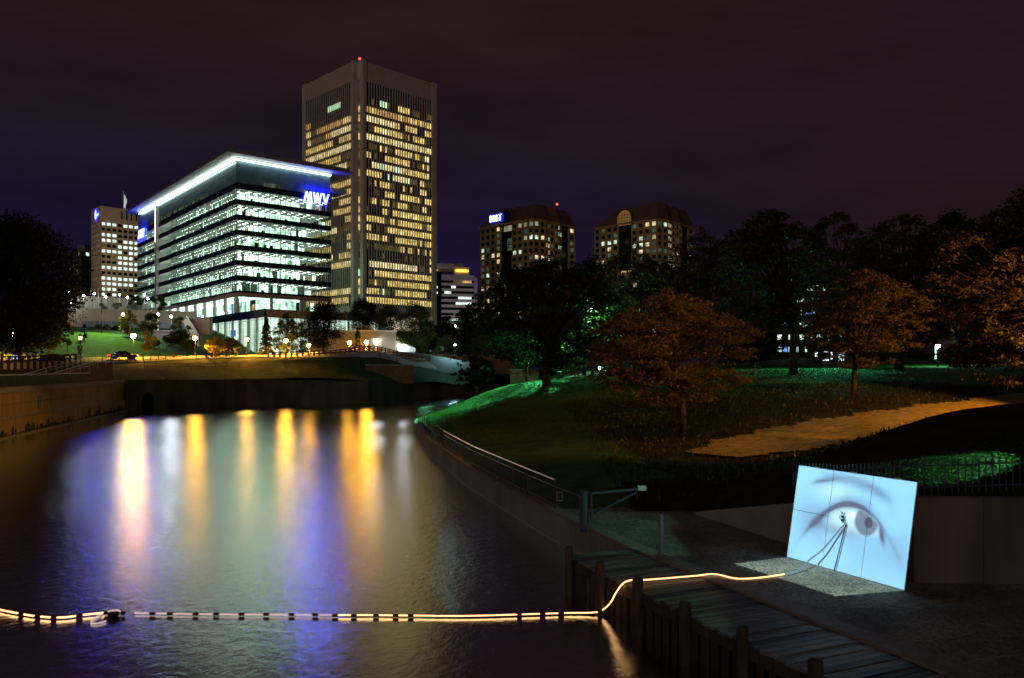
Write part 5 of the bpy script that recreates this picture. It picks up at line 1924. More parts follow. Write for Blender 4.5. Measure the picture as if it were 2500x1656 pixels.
car('silver car behind the timber fence, at the corner of the pump house', 900, 166, R(160), mat('silver_car_paint', (.45, .45, .46), .3))
car('dark car with red tail lights behind the thin metal fence by the stair', 300, 131, R(40), carpaint)
# ================================================================== VEGETATION
def leaves_mesh(name, centers, radii, counts, size, m, rng, flat=.45, droop=0.0):
    C, S = [], []
    for c, r, n in zip(centers, radii, counts):
        p = rng.normal(0, 1, (n, 3))
        p *= (rng.random((n, 1)) ** (1 / 2.2)) / np.maximum(np.linalg.norm(p, axis=1, keepdims=True), 1e-6)
        p[:, 2] *= flat
        p[:, 2] -= droop * (p[:, 0] ** 2 + p[:, 1] ** 2)
        C.append(np.array(c) + p * r)
    C = np.concatenate(C)
    n = len(C)
    s = size * rng.uniform(.6, 1.35, (n, 1))
    nrm = rng.normal(0, 1, (n, 3))
    nrm[:, 2] = np.abs(nrm[:, 2]) + .35
    nrm /= np.linalg.norm(nrm, axis=1, keepdims=True)
    t = np.cross(nrm, rng.normal(0, 1, (n, 3)))
    t /= np.maximum(np.linalg.norm(t, axis=1, keepdims=True), 1e-6)
    b = np.cross(nrm, t)
    v = np.empty((n, 4, 3))
    v[:, 0] = C - t * s
    v[:, 1] = C + b * s * .48 + nrm * s * .1
    v[:, 2] = C + t * s
    v[:, 3] = C - b * s * .48 + nrm * s * .1
    me = bpy.data.meshes.new(name)
    me.vertices.add(n * 4)
    me.vertices.foreach_set('co', v.reshape(-1))
    me.loops.add(n * 4)
    me.loops.foreach_set('vertex_index', np.arange(n * 4))
    me.polygons.add(n)
    me.polygons.foreach_set('loop_start', np.arange(n) * 4)
    me.polygons.foreach_set('loop_total', np.full(n, 4))
    me.materials.append(m)
    me.update()
    me.validate()
    return me

LM = {}
LM['orange'] = leafmat('autumn_leaf', (.19, .125, .030), (.090, .066, .018))
LM['rust'] = leafmat('rust_leaf', (.12, .075, .022), (.045, .040, .014))
LM['green'] = leafmat('green_leaf', (.055, .105, .020), (.030, .060, .014))
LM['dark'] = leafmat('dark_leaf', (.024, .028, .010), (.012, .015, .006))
LM['olive'] = leafmat('olive_leaf', (.085, .100, .022), (.045, .060, .014))
LM['yellow'] = leafmat('yellow_leaf', (.22, .17, .025), (.12, .11, .02))

def tree(name, label, x, y, zb, ztop, rad, cbot, leaf, n, size, seed, layers=0, flat=.45, group=None, lean=(0, 0), trunk_r=None, cat='tree', fill=1.0, conic=False, offset=(0, 0), clump=1.0):
    """trunk with limbs reaching clumps spread through an uneven crown volume"""
    rng = np.random.default_rng(seed)
    rt = random.Random(seed)
    H = ztop - zb
    t_ = thing(name, label, cat, (x, y, zb), group)
    tr = trunk_r or max(.10, H * .022)
    ch = ztop - cbot
    cx, cy = x + lean[0] + offset[0], y + lean[1] + offset[1]
    zc = (ztop + cbot) / 2
    nc = max(12, int(n / (45 if layers else 110)))
    cen, rr = [], []
    lob = [(rt.uniform(0, 6.28), rt.uniform(.72, 1.12)) for _ in range(7)]
    for i in range(nc):
        for _ in range(30):
            a = rt.uniform(0, 2 * math.pi)
            q = rt.random() ** .42
            w = rt.uniform(-1, 1)
            if layers:
                w = round((w + 1) / 2 * layers) / layers * 2 - 1 + rt.gauss(0, .11)
            prof = (1 - max(w, -1) * 1.0) / 2 * .95 + .08 if conic else math.sqrt(max(0.0, 1 - abs(w) ** 2.3))
            k = sum(math.exp(-((a - l_[0] + math.pi) % (2 * math.pi) - math.pi) ** 2 * 3) * (l_[1] - 1) for l_ in lob)
            R_ = rad * prof * (1 + k)
            if R_ > .15 * rad or conic:
                break
        px, py, pz = cx + math.cos(a) * q * R_, cy + math.sin(a) * q * R_, zc + w * ch / 2
        pz += (.10 if not conic else 0) * ch * (1 - q) * (1 if w > 0 else 0) - (.07 * ch * q * q if layers else 0)
        cen.append((px, py, pz))
        rr.append(rad * clump * (rt.uniform(.05, .17) if layers else rt.uniform(.13, .30)) * (.7 if conic else 1))
    cnt = rng.multinomial(n, np.array(rr) ** 2 / sum(q * q for q in rr))
    me = leaves_mesh('crown', [(p[0] - x, p[1] - y, p[2] - zb) for p in cen], rr, cnt, size, leaf, rng, flat=flat, droop=.25 if layers else .1)
    ob = bpy.data.objects.new('crown', me)
    COL.objects.link(ob)
    ob.parent = t_
    # trunk and limbs
    mb = MB()
    fork = min(cbot + .12 * ch, zb + .55 * H) if not conic else ztop - .1
    bend = [(rt.gauss(0, .12) * tr * 4, rt.gauss(0, .12) * tr * 4) for _ in range(4)]
    pts = [Vector((x + lean[0] * f * f * .6 + bend[i % 4][0] * f, y + lean[1] * f * f * .6 + bend[i % 4][1] * f, zb - .3 + (fork - zb + .3) * f)) for i, f in enumerate((0, .12, .4, .7, 1.0))]
    radii = [tr * 1.7, tr * 1.15, tr, tr * .9, tr * .78 if not conic else .03]
    for i in range(4):
        mb.tube([pts[i], pts[i + 1]], radii[i], 9, r1=radii[i + 1])
    top = pts[-1]
    if not conic:
        order = sorted(range(nc), key=lambda i: -((cen[i][0] - top.x) ** 2 + (cen[i][1] - top.y) ** 2 + (cen[i][2] - top.z) ** 2))
        mains = []
        for i in order[:max(5, nc // 9)]:
            c = Vector(cen[i])
            st_ = top if rt.random() < .7 else pts[-2].lerp(top, rt.random())
            mid = st_.lerp(c, .45) + Vector((rt.gauss(0, .06), rt.gauss(0, .06), .10)) * (c - st_).length
            mb.tube([st_, st_.lerp(mid, .5) + Vector((0, 0, .03)) * H * .3, mid, c], tr * .42, 6, r1=tr * .05)
            mains += [mid, mid.lerp(c, .5), st_.lerp(mid, .6)]
        for i in order[max(5, nc // 9)::1][:90]:
            c = Vector(cen[i])
            st_ = min(mains, key=lambda q: (q - c).length)
            mid = st_.lerp(c, .5) + Vector((0, 0, .06)) * (c - st_).length
            mb.tube([st_, mid, c], tr * .16, 4, r1=tr * .04)
    mb.build('trunk', M['bark'], t_, smooth=True)
    return t_

G3 = 'trees in the park on the near bank'
def ptree(label, px, D, ytop, rpx, ybot, leaf, n, size, seed, **k):
    x = gx(px, D)
    zb = k.pop('zb', None)
    zb = right_z(x, D) if zb is None else zb
    return tree('park_tree', label, x, D, zb, zy(ytop, D), rpx / FPX * D, zy(ybot, D), LM[leaf], n, size, seed, group=G3, **k)
ptree('spreading orange-leaved tree above the dirt path, in front of the glowing green tree', 1665, 42, 722, 222, 970, 'orange', 30000, .095, 1, layers=4, flat=.28, trunk_r=.17, offset=(-.6, 0))
ptree('orange-leaved tree with a thin forked trunk, standing at the end of the dirt path', 2085, 52, 665, 150, 885, 'orange', 23000, .105, 2, layers=4, flat=.30, trunk_r=.16, lean=(.3, 0))
ptree('tall dark tree leaning in at the edge of the photo, its top leaves lit orange', 2640, 34, 472, 250, 930, 'rust', 32000, .10, 3, layers=5, flat=.35, trunk_r=.28, offset=(-1.9, 0))
ptree('dark broad tree with a thick trunk on the lawn beside the metal bench', 1938, 75, 520, 150, 800, 'rust', 24000, .15, 4, layers=5, flat=.35, trunk_r=.36, offset=(-2.6, 0))
ptree('dark broad tree with a flared trunk at the pale park path', 2196, 76, 530, 175, 850, 'rust', 26000, .15, 5, layers=5, flat=.35, trunk_r=.42)
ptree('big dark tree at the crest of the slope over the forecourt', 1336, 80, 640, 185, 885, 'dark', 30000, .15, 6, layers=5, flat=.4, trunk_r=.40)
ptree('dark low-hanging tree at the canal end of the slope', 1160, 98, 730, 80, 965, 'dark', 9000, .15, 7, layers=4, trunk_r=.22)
ptree('glowing green-lit tree around the park lamp', 1425, 93, 720, 110, 860, 'green', 12000, .16, 8, trunk_r=.25)
ptree('dark tree behind the glowing green tree, below the second brown tower', 1545, 97, 612, 150, 900, 'rust', 18000, .18, 9, trunk_r=.32, layers=4)
ptree('tall dark tree in front of the arched-window tower, topped with bare twigs', 1710, 100, 568, 130, 880, 'rust', 16000, .18, 10, trunk_r=.32, layers=5)
ptree('tall dark tree rising over the far lit building', 2040, 104, 525, 120, 860, 'rust', 18000, .18, 11, trunk_r=.32, layers=5)
ptree('rounded dark tree between the two trunks on the lawn edge', 2330, 96, 540, 120, 815, 'dark', 16000, .18, 12, trunk_r=.32)
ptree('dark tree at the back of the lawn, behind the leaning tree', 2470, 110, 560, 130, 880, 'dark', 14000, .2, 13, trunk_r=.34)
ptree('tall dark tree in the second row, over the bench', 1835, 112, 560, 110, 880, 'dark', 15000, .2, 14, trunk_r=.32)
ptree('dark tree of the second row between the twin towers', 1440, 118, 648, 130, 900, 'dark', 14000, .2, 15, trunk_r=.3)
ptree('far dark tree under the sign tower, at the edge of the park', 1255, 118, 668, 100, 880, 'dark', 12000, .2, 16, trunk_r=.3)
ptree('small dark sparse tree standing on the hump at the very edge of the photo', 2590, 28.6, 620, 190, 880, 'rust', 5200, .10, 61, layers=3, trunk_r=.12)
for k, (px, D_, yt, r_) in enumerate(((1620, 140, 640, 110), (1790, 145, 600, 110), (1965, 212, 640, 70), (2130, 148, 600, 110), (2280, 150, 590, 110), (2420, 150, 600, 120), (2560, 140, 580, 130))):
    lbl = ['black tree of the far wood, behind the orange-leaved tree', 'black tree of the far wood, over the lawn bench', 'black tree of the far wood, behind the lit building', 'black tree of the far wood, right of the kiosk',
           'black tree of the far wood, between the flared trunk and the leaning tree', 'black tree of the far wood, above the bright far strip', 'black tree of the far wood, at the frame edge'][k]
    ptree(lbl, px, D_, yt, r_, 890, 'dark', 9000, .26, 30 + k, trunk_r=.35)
ptree('pale lit trunk of a lopped tree on the forecourt by the brick wall', 1285, 100, 830, 55, 905, 'dark', 1500, .15, 50, trunk_r=.22)
ptree('slim tree behind the litter bin, its trunk lit green', 1375, 108, 760, 60, 905, 'green', 5000, .16, 51, trunk_r=.25)
ptree('leafy tree with a pale trunk at the back of the lawn, near the kiosk', 1998, 128, 760, 60, 885, 'rust', 4000, .18, 52, trunk_r=.3)
ptree('tree with a pale trunk at the back of the lawn, left of the flared trunk', 2150, 122, 740, 70, 885, 'rust', 5000, .18, 53, trunk_r=.3)

G4 = 'trees along the promenade'
def ftree(label, px, D, ytop, rpx, ybot, leaf, n, size, seed, ybase=None, **k):
    x = gx(px, D)
    zb = far_z(x, D) if ybase is None else zy(ybase, D)
    return tree('bank_tree', label, x, D, zb, zy(ytop, D), rpx / FPX * D, zy(ybot, D), LM[leaf], int(n * 1.5), size * .9, seed, group=G4, **{'flat': .75, 'clump': 1.5, **k})
ftree('huge dark tree towering over the road at the left edge of the photo', 42, 126, 556, 135, 848, 'dark', 30000, .26, 60, trunk_r=.5)
ftree('yellow-lit young tree behind the parked car', 118, 137, 795, 30, 848, 'yellow', 5000, .16, 61)
ftree('thin brown sapling on the lawn by the lantern post', 164, 140, 792, 14, 845, 'olive', 1400, .14, 62, trunk_r=.07)
ftree('thin dark conifer-shaped sapling high on the lawn', 206, 160, 793, 10, 835, 'dark', 1200, .16, 63, conic=True)
ftree('yellow-lit small tree right of the brightest street lamp', 363, 150, 812, 17, 855, 'yellow', 2500, .15, 64)
ftree('yellow-green bushy tree on the slope under the white lamps', 312, 170, 762, 22, 810, 'yellow', 2500, .18, 65, ybase=815)
ftree('yellow-green bushy tree by the planter wall', 370, 172, 768, 20, 805, 'olive', 2200, .18, 66, ybase=815)
ftree('small green tree at the wing end of the glass office', 389, 192, 722, 15, 755, 'green', 1800, .2, 67, ybase=768)
ftree('dark olive tree beside the slanting stair wall', 442, 174, 778, 24, 830, 'olive', 2600, .18, 68, ybase=845)
ftree('flat-topped small dark tree on the upper terrace', 188, 196, 731, 16, 748, 'green', 1400, .2, 69, ybase=756, layers=2)
ftree('rounded dark bush-tree on the terrace by the railing', 334, 198, 727, 20, 754, 'green', 2200, .2, 70, ybase=760)
ftree('bright yellow-lit bushy tree left of the podium lamp', 528, 147, 826, 22, 862, 'yellow', 4500, .15, 71)
ftree('low orange-lit tree in front of the podium glass', 567, 150, 830, 24, 862, 'olive', 3500, .15, 72)
ftree('dark layered tree before the podium corner, its foot in orange light', 650, 146, 776, 30, 868, 'olive', 5500, .16, 73, conic=True, layers=6)
ftree('dark tree between the podium corner and the big promenade tree', 700, 152, 770, 32, 862, 'olive', 5500, .16, 74, layers=5)
ftree('tree with orange-lit underside left of the big dark promenade tree', 735, 158, 790, 26, 862, 'olive', 3500, .16, 75)
ftree('big dark promenade tree with a clear trunk, before the brown panel band', 790, 147, 748, 52, 845, 'dark', 9000, .17, 76, trunk_r=.22)
ftree('little orange-lit conifer left of the pump house', 873, 158, 806, 24, 866, 'olive', 3200, .16, 77, conic=True, layers=6)
ftree('dark tree against the foot of the ribbed tower', 888, 200, 738, 36, 812, 'dark', 6500, .22, 78, ybase=825)
ftree('wide olive tree behind the pump house roof, left half', 950, 185, 752, 38, 850, 'olive', 8500, .22, 79)
ftree('wide olive tree behind the white sloping wing, right half', 1012, 184, 752, 44, 855, 'olive', 9500, .22, 80)
ftree('dark tree right of the olive trees, by the tower corner', 1046, 192, 790, 26, 850, 'dark', 4500, .22, 81)
ftree('small dark tree in front of the low white office building', 1090, 215, 775, 22, 812, 'dark', 3000, .22, 82, ybase=828)
ftree('dark tree before the foot of the sign tower', 1140, 205, 762, 32, 840, 'dark', 5000, .24, 83, ybase=850)
ftree('small dark tree low behind the podium glass corner', 845, 210, 765, 22, 812, 'dark', 2500, .22, 84, ybase=822)
def shrub(label, px, D, ytop, ybot, wpx, leaf, n, size, seed, name='shrub', dep=1.6):
    rng = np.random.default_rng(seed)
    rt = random.Random(seed)
    x = gx(px, D)
    z0, z1 = zy(ybot, D), zy(ytop, D)
    w = wpx / FPX * D
    t_ = thing(name, label, 'shrub', (x, D, z0), 'shrubs on the far slope')
    k = max(6, int(w * 2.2))
    cen = [(rt.uniform(-w, w), rt.uniform(-dep, dep), rt.uniform(.2, .85) * (z1 - z0)) for _ in range(k)]
    rr = [(z1 - z0) * rt.uniform(.32, .5) for _ in range(k)]
    me = leaves_mesh('foliage', cen, rr, rng.multinomial(n, np.ones(k) / k), size, LM[leaf], rng, flat=.8)
    o = bpy.data.objects.new('foliage', me)
    COL.objects.link(o)
    o.parent = t_
    mb = MB()
    for c in cen[:6]:
        mb.tube([(x + c[0] * .5, D, z0 - .3), (x + c[0], D + c[1], z0 + c[2])], .04, 4)
    mb.build('stems', M['bark'], t_)
shrub('clipped green hedge along the terrace railing', 276, 192, 741, 756, 36, 'green', 3500, .17, 90, 'hedge')
shrub('wide green shrub bed on the lawn below the terrace wall', 272, 176, 792, 808, 30, 'green', 3800, .17, 91)
shrub('green shrub bed between the two bushy yellow-green trees', 345, 177, 785, 806, 22, 'olive', 2500, .17, 92)
shrub('dark ground-cover shrubs on the slope above the brightest lamp', 400, 163, 822, 850, 42, 'olive', 4500, .17, 93)
shrub('dark shrub on the slope under the slanting stair wall', 458, 160, 826, 852, 20, 'olive', 2500, .17, 94)
shrub('pale flowering shrubs on the bank beside the sloping white wing', 1055, 172, 848, 866, 40, 'olive', 4000, .14, 95)
shrub('low dark shrubs in front of the car park beyond the tower', 1085, 230, 805, 822, 24, 'dark', 1500, .2, 96)
# ---- fallen leaves and tufts on the near slope
def scatter(name, region, n, size, m, seed, lift=.02, up=False):
    rng = np.random.default_rng(seed)
    X = rng.uniform(region[0], region[1], n)
    Y = rng.uniform(region[2], region[3], n)
    keep = (X > np.interp(Y, EY, EX) + .8) & ~((X < np.interp(Y, XP_Y, XP_X) + .3) & (Y < 28))
    pp = np.array([(9.0, 35.0), (12, 37.2), (17, 39.6), (22, 42.0), (28, 45), (40, 50)])
    yc_ = np.interp(X, pp[:, 0], pp[:, 1])
    keep &= ~((np.abs(Y - yc_) < np.interp(X, pp[:, 0], [1.5, 2.6, 3.1, 3.0, 2.7, 2.7]) * 1.0) & (X > 9.5)) | (rng.random(n) < (.5 if not up else .015))
    X, Y = X[keep], Y[keep]
    n = len(X)
    Z = HR(X, Y) + lift
    s = size * rng.uniform(.5, 1.4, (n, 1))
    if up:
        nrm = np.stack([rng.normal(0, 1, n), rng.normal(0, 1, n), rng.normal(0, .25, n)], 1)
    else:
        nrm = np.stack([rng.normal(0, .35, n), rng.normal(0, .35, n), np.ones(n)], 1)
    nrm /= np.linalg.norm(nrm, axis=1, keepdims=True)
    if up:
        t = np.stack([rng.normal(0, .3, n), rng.normal(0, .3, n), np.ones(n)], 1)
    else:
        t = np.cross(nrm, rng.normal(0, 1, (n, 3)))
    t /= np.linalg.norm(t, axis=1, keepdims=True)
    b = np.cross(nrm, t)
    C = np.stack([X, Y, Z + (s[:, 0] * .8 if up else 0)], 1)
    v = np.stack([C - t * s, C + b * s * (.22 if up else .5), C + t * s, C - b * s * (.22 if up else .5)], 1)
    me = bpy.data.meshes.new(name)
    me.vertices.add(n * 4)
    me.vertices.foreach_set('co', v.reshape(-1))
    me.loops.add(n * 4)
    me.loops.foreach_set('vertex_index', np.arange(n * 4))
    me.polygons.add(n)
    me.polygons.foreach_set('loop_start', np.arange(n) * 4)
    me.polygons.foreach_set('loop_total', np.full(n, 4))
    me.materials.append(m)
    me.update()
    o = bpy.data.objects.new(name, me)
    COL.objects.link(o)
    o['kind'] = 'stuff'
    return o
LM['litter'] = leafmat('fallen_leaf', (.20, .13, .05), (.10, .06, .025), .1)
LM['blade'] = leafmat('grass_blade', (.06, .13, .025), (.035, .075, .016), .3)
scatter('fallen_leaves', (-9, 40, 27, 95), 30000, .05, LM['litter'], 5)
scatter('grass_tufts', (-10, 10, 46, 88), 90000, .055, LM['blade'], 6, up=True, lift=-.02)
scatter('weed_tufts', (4, 32, 27, 60), 22000, .10, LM['dark'], 8, up=True, lift=-.02)
scatter('lawn_tufts', (10, 46, 56, 92), 30000, .09, LM['blade'], 9, up=True, lift=-.03)

scatter('ivy', (9.6, 15.5, 18.5, 22.5), 9000, .055, LM['green'], 12, lift=.05)
# ================================================================== NEAR OBJECTS
# ---- railing along the right canal wall
def wall_pt(y, d=.20):
    return (float(np.interp(y, EY, EX)) + d, y)
rail_t = thing('canal_handrail', 'black railing with a shining steel top rail curving along the near canal wall', 'railing', (*wall_pt(40), .96))
sy = [24.9, 27.6, 30.6, 34.4, 39.3, 44.0, 49.0]
tops = [(*wall_pt(y), 1.98) for y in sy]
mb = MB()
mb.tube(tops[1:], .032, 8)
mb.build('top_rail', M['steel'], rail_t)
mb = MB()
mb.tube([(p[0], p[1], 1.74) for p in tops], .014, 5)
mb.build('second_rail', M['steel'], rail_t)
mb = MB()
mb.tube([(p[0], p[1], 1.09) for p in tops], .014, 5)
mb.build('bottom_rail', M['steel'], rail_t)
for y in resample([(q, 0) for q in sy], 2.3):
    p = wall_pt(y[0])
    mb = MB()
    mb.box(p[0] - .025, p[0] + .025, p[1] - .025, p[1] + .025, .96, 1.96)
    mb.build('post', M['black'], rail_t)
pk = Pieces('picket', rail_t, 290)
for y in np.arange(25.1, 49, .13):
    p = wall_pt(y)
    pk.add((p[0], p[1]), (1, 0), -.007, .007, -.007, .007, 1.09, 1.74, M['black'])
pk.finish()
sgn = thing('notice', 'small framed notice fixed to the black railing', 'sign', (*wall_pt(27.0, .14), 1.35))
p = wall_pt(27.0, .14)
mb = MB()
mb.box(p[0] - .09, p[0] + .09, p[1] - .03, p[1] - .015, 1.36, 1.63)
nb = mb.build('panel', M['black'], sgn)
mb = MB()
for (a, b, c, d) in ((-.11, .11, 1.34, 1.36), (-.11, .11, 1.63, 1.65), (-.11, -.09, 1.36, 1.63), (.09, .11, 1.36, 1.63)):
    mb.box(p[0] + a, p[0] + b, p[1] - .034, p[1] - .010, c, d)
mb.build('frame', mat('ochre_frame', (.5, .38, .22), .6), sgn)

# ---- wire mesh fence farther along the wall and round the point
wf = thing('mesh_fence', 'sagging wire mesh fence on the canal wall beyond the black railing, round the point', 'fence', (*wall_pt(60, .3), .96))
fy = list(np.arange(50, 76, 2.6)) + list(np.arange(76, 106, 3.0))
tp = []
for i, y in enumerate(fy):
    p = wall_pt(y, .3)
    lx = .05 * math.sin(i * 2.1)
    mb = MB()
    mb.tube([(p[0], p[1], .9), (p[0] + lx, p[1], 2.15)], .03, 5)
    mb.build('post', M['black'], wf)
    tp.append((p[0], p[1], lx))
mb = MB()
for (a, b) in zip(tp[:-1], tp[1:]):
    k = 9
    for j in range(k):
        f0, f1 = j / k, (j + 1) / k
        A = lambda f, z: (a[0] + (b[0] - a[0]) * f, a[1] + (b[1] - a[1]) * f, z - .12 * math.sin(math.pi * f))
        for z0, z1 in ((.98, 2.05), (2.05, .98)):
            p, q = A(f0, z0), A(f1, z1)
            mb.add([p, q, (q[0], q[1], q[2] + .02), (p[0], p[1], p[2] + .02)], [(0, 1, 2, 3)])
    for z in (2.05, 1.5, 1.0):
        p, q = A(0, z), A(1, z)
        mb.add([p, A(.5, z), q, (q[0], q[1], q[2] + .025), (A(.5, z)[0], A(.5, z)[1], A(.5, z)[2] + .025), (p[0], p[1], p[2] + .025)], [(0, 1, 4, 5), (1, 2, 3, 4)])
mb.build('mesh_wire', mat('galvanised_wire', (.40, .42, .45), .4, .1, metal=.7), wf, kind='stuff')

# ---- swing barrier
bl = mat('dark_blue_steel', (.06, .07, .12), .45, .1)
bt = thing('swing_barrier', 'dark steel swing barrier with a white-tipped arm beside the yard', 'barrier', (2.26, 24.5, .96))
mb = MB()
mb.lathe((2.26, 24.5, .80), [(.12, 0), (.12, 1.24), (.10, 1.27)], 14)
mb.build('hinge_post', bl, bt, smooth=False)
pA, pB = (2.50, 24.55), (4.15, 25.2)
mb = MB()
mb.tube([(*pA, 1.98), (*pB, 2.02)], .045, 8)
mb.build('arm', bl, bt)
mb = MB()
mb.tube([(*pA, 1.28), (pB[0] - .12, pB[1] - .05, 1.93)], .04, 8)
mb.build('brace', bl, bt)
mb = MB()
mb.tube([(*pA, 1.1), (*pA, 2.0)], .035, 8)
mb.build('upright', bl, bt)
mb = MB()
mb.box(pB[0] - .08, pB[0] + .18, pB[1] - .09, pB[1] + .09, 1.98, 2.13)
mb.build('tip', M['whitepaint'], bt)

# ---- bollard on the coping
mb = MB()
mb.lathe((3.97, 20.75, .96), [(.13, 0), (.13, .02), (.068, .025), (.068, 1.06), (.055, 1.09), (.01, 1.10)], 16)
o = mb.build('bollard', mat('blue_grey_bollard', (.20, .22, .28), .35, .05, metal=.3))
tag(o, 'slim dark metal bollard at the corner of the wooden dock', 'bollard')

# ---- the dock: planks across, posts along the outer edge, edge board
u = unitv((3.3, 21.7), (7.1, 12.9))[0]        # along the dock towards the camera
nn = (u[1], -u[0])                           # towards the water
dk = thing('dock', 'weathered wooden dock of cross planks along the canal wall', 'dock', (3.3, 21.7, .9))
rd_ = random.Random(12)
Ld = 14.6
q = 0.02
PW = .165
i = 0
plank_m = [mat('dock_plank', (0.17, 0.17, 0.18), 0.50, 0.32, scale=4.0, bump=0.6, bscale=20, stretch=(.5, 2.2, 1)), mat('dock_plank_dark', (0.075, 0.075, 0.08), 0.55, 0.35, scale=4.0, bump=0.6, bscale=20, stretch=(.5, 2.2, 1)),
           mat('dock_plank_pale', (0.25, 0.25, 0.26), 0.5, 0.3, scale=4.0, bump=0.6, bscale=20, stretch=(.5, 2.2, 1))]
while q < Ld:
    mb = MB()
    w = PW * rd_.uniform(.94, 1.05)
    dz = rd_.uniform(-.012, .010)
    b = len(mb.v)
    mb.obox((3.3, 21.7), u, q, q + w, .08 + rd_.uniform(0, .02), 2.06 + rd_.uniform(-.03, .03), .865 + dz, .918 + dz)
    tw_ = rd_.uniform(-.008, .008)
    for k in range(len(mb.v)):
        vx = mb.v[k]
        if k in (0, 4, 3, 7):
            mb.v[k] = (vx[0], vx[1], vx[2] + tw_)
    mb.build('plank', rd_.choices(plank_m, (5, 2, 3))[0], dk)
    q += w + rd_.uniform(.012, .028)
mb = MB()
mb.obox((3.3, 21.7), u, .0, Ld, 1.93, 2.02, .60, .85)
mb.build('edge_beam', M['pile'], dk)
mb = MB()
mb.obox((3.3, 21.7), u, .0, Ld, .5, .62, .58, .85)
mb.build('inner_beam', M['pile'], dk)
for k in range(44):
    mb = MB()
    a = .1 + k * .33
    mb.obox((3.3, 21.7), u, a, a + rd_.uniform(.12, .2), 1.86, 1.925, -.5, .59 + rd_.uniform(-.06, .0))
    mb.build('fender_board', mat('fender_wood', (.075, .052, .032), .85, .3, scale=5, stretch=(1, 1, .2)) if k == 0 else bpy.data.materials['fender_wood'], dk)
pl_ = ['first wooden mooring post at the far end of the dock', 'second wooden mooring post, left of the light rope', 'third wooden mooring post, wrapped by the light rope', 'fourth wooden mooring post, just below the light rope',
       'fifth wooden mooring post from the far end', 'sixth wooden mooring post, at the lower frame edge']
G5 = 'mooring posts of the dock'
for k, (px, py) in enumerate(((1390, 1329), (1465, 1365), (1557, 1405), (1672, 1460), (1813, 1521), (1991, 1605))):
    D_ = 4.62 * FPX / (py - HY)
    x = gx(px, D_)
    mb = MB()
    s = rd_.uniform(.108, .125)
    top = 1.27 + rd_.uniform(-.03, .03)
    mb.lathe((x, D_, -1.3), [(s * 1.05, 0), (s, 1.6), (s * .98, 1.3 + top - .03), (s * .86, 1.3 + top), (.01, 1.3 + top + .012)], 14)
    o = mb.build('mooring_post', M['pile'])
    tag(o, pl_[k], 'post', G5)

# ---- the projection board with the eye
A0, A1 = Vector((7.25, 20.55, .955)), Vector((8.80, 17.45, .955))
bu = (A1 - A0).normalized()
bn = Vector((bu.y, -bu.x, 0))               # facing the water
if bn.x > 0:
    bn = -bn
BW, BH = (A1 - A0).length, 2.44
lean = R(10.5)
up = Vector((-bn.x * math.sin(lean), -bn.y * math.sin(lean), math.cos(lean)))
nf = (bn * math.cos(lean) + Vector((0, 0, math.sin(lean))))
def BP(s, t, d=0.0):
    """board point: s along (0..1), t up (0..1), d in front"""
    return A0 + bu * (s * BW) + up * (t * BH) + nf * d
bd = thing('projection_board', 'large leaning white board of three panels with a giant eye projected on it', 'screen', tuple(BP(.5, 0)))
def slab(mb, s0, s1, t0, t1, d0, d1, mi=0):
    mb.add([BP(s0, t0, d1), BP(s1, t0, d1), BP(s1, t1, d1), BP(s0, t1, d1), BP(s0, t0, d0), BP(s1, t0, d0), BP(s1, t1, d0), BP(s0, t1, d0)],
           [(0, 1, 2, 3), (7, 6, 5, 4), (0, 4, 5, 1), (1, 5, 6, 2), (2, 6, 7, 3), (3, 7, 4, 0)], mi)
for k, (s0, s1) in enumerate(((0, .3315), (.3345, .6655), (.6685, 1.0))):
    for (t0, t1) in (((0, .515), (.5165, 1)) if k == 0 else ((0, 1),)):
        mb = MB()
        slab(mb, s0, s1, t0 + .004, t1, -.02, 0)
        mb.build('panel', M['board'], bd)
mb = MB()
for s0 in (.02, .33, .65, .96):
    slab(mb, s0, s0 + .03, .005, .99, -.11, -.021)
mb.build('back_frame', M['brownwood'], bd)
for s0 in (.15, .475, .83):
    mb = MB()
    slab(mb, s0, s0 + .05, 1.0, 1.012, -.05, .01)
    mb.build('clip', M['whitepaint'], bd)
# dark rod that carries the end of the rope, with its wire knot
rod = thing('rope_prop', 'thin dark rod propping up the end of the light rope in front of the eye', 'rod', tuple(BP(.475, 0, .05)))
mb = MB()
mb.tube([BP(.455, .0, .05), BP(.505, .485, .05)], .014, 6)
mb.build('rod', M['black'], rod)
mb = MB()
K = BP(.465, .545, .05)
for k in range(5):
    aa = k * 1.3
    mb.tube([K + bu * (.05 * math.cos(aa)) + up * (.08 * math.sin(aa)), K + bu * (.10 * math.cos(aa + 1)) + up * (.16 * math.sin(aa + .8)), K + bu * .06 + up * (-.12 + .03 * k)], .007, 5)
mb.ball(K, .035, 8, 6)
mb.ball(K + up * -.07, .028, 8, 6)
mb.tube([K + up * -.1, BP(.50, .49, .05)], .009, 5)
mb.build('wire_knot', M['black'], rod)

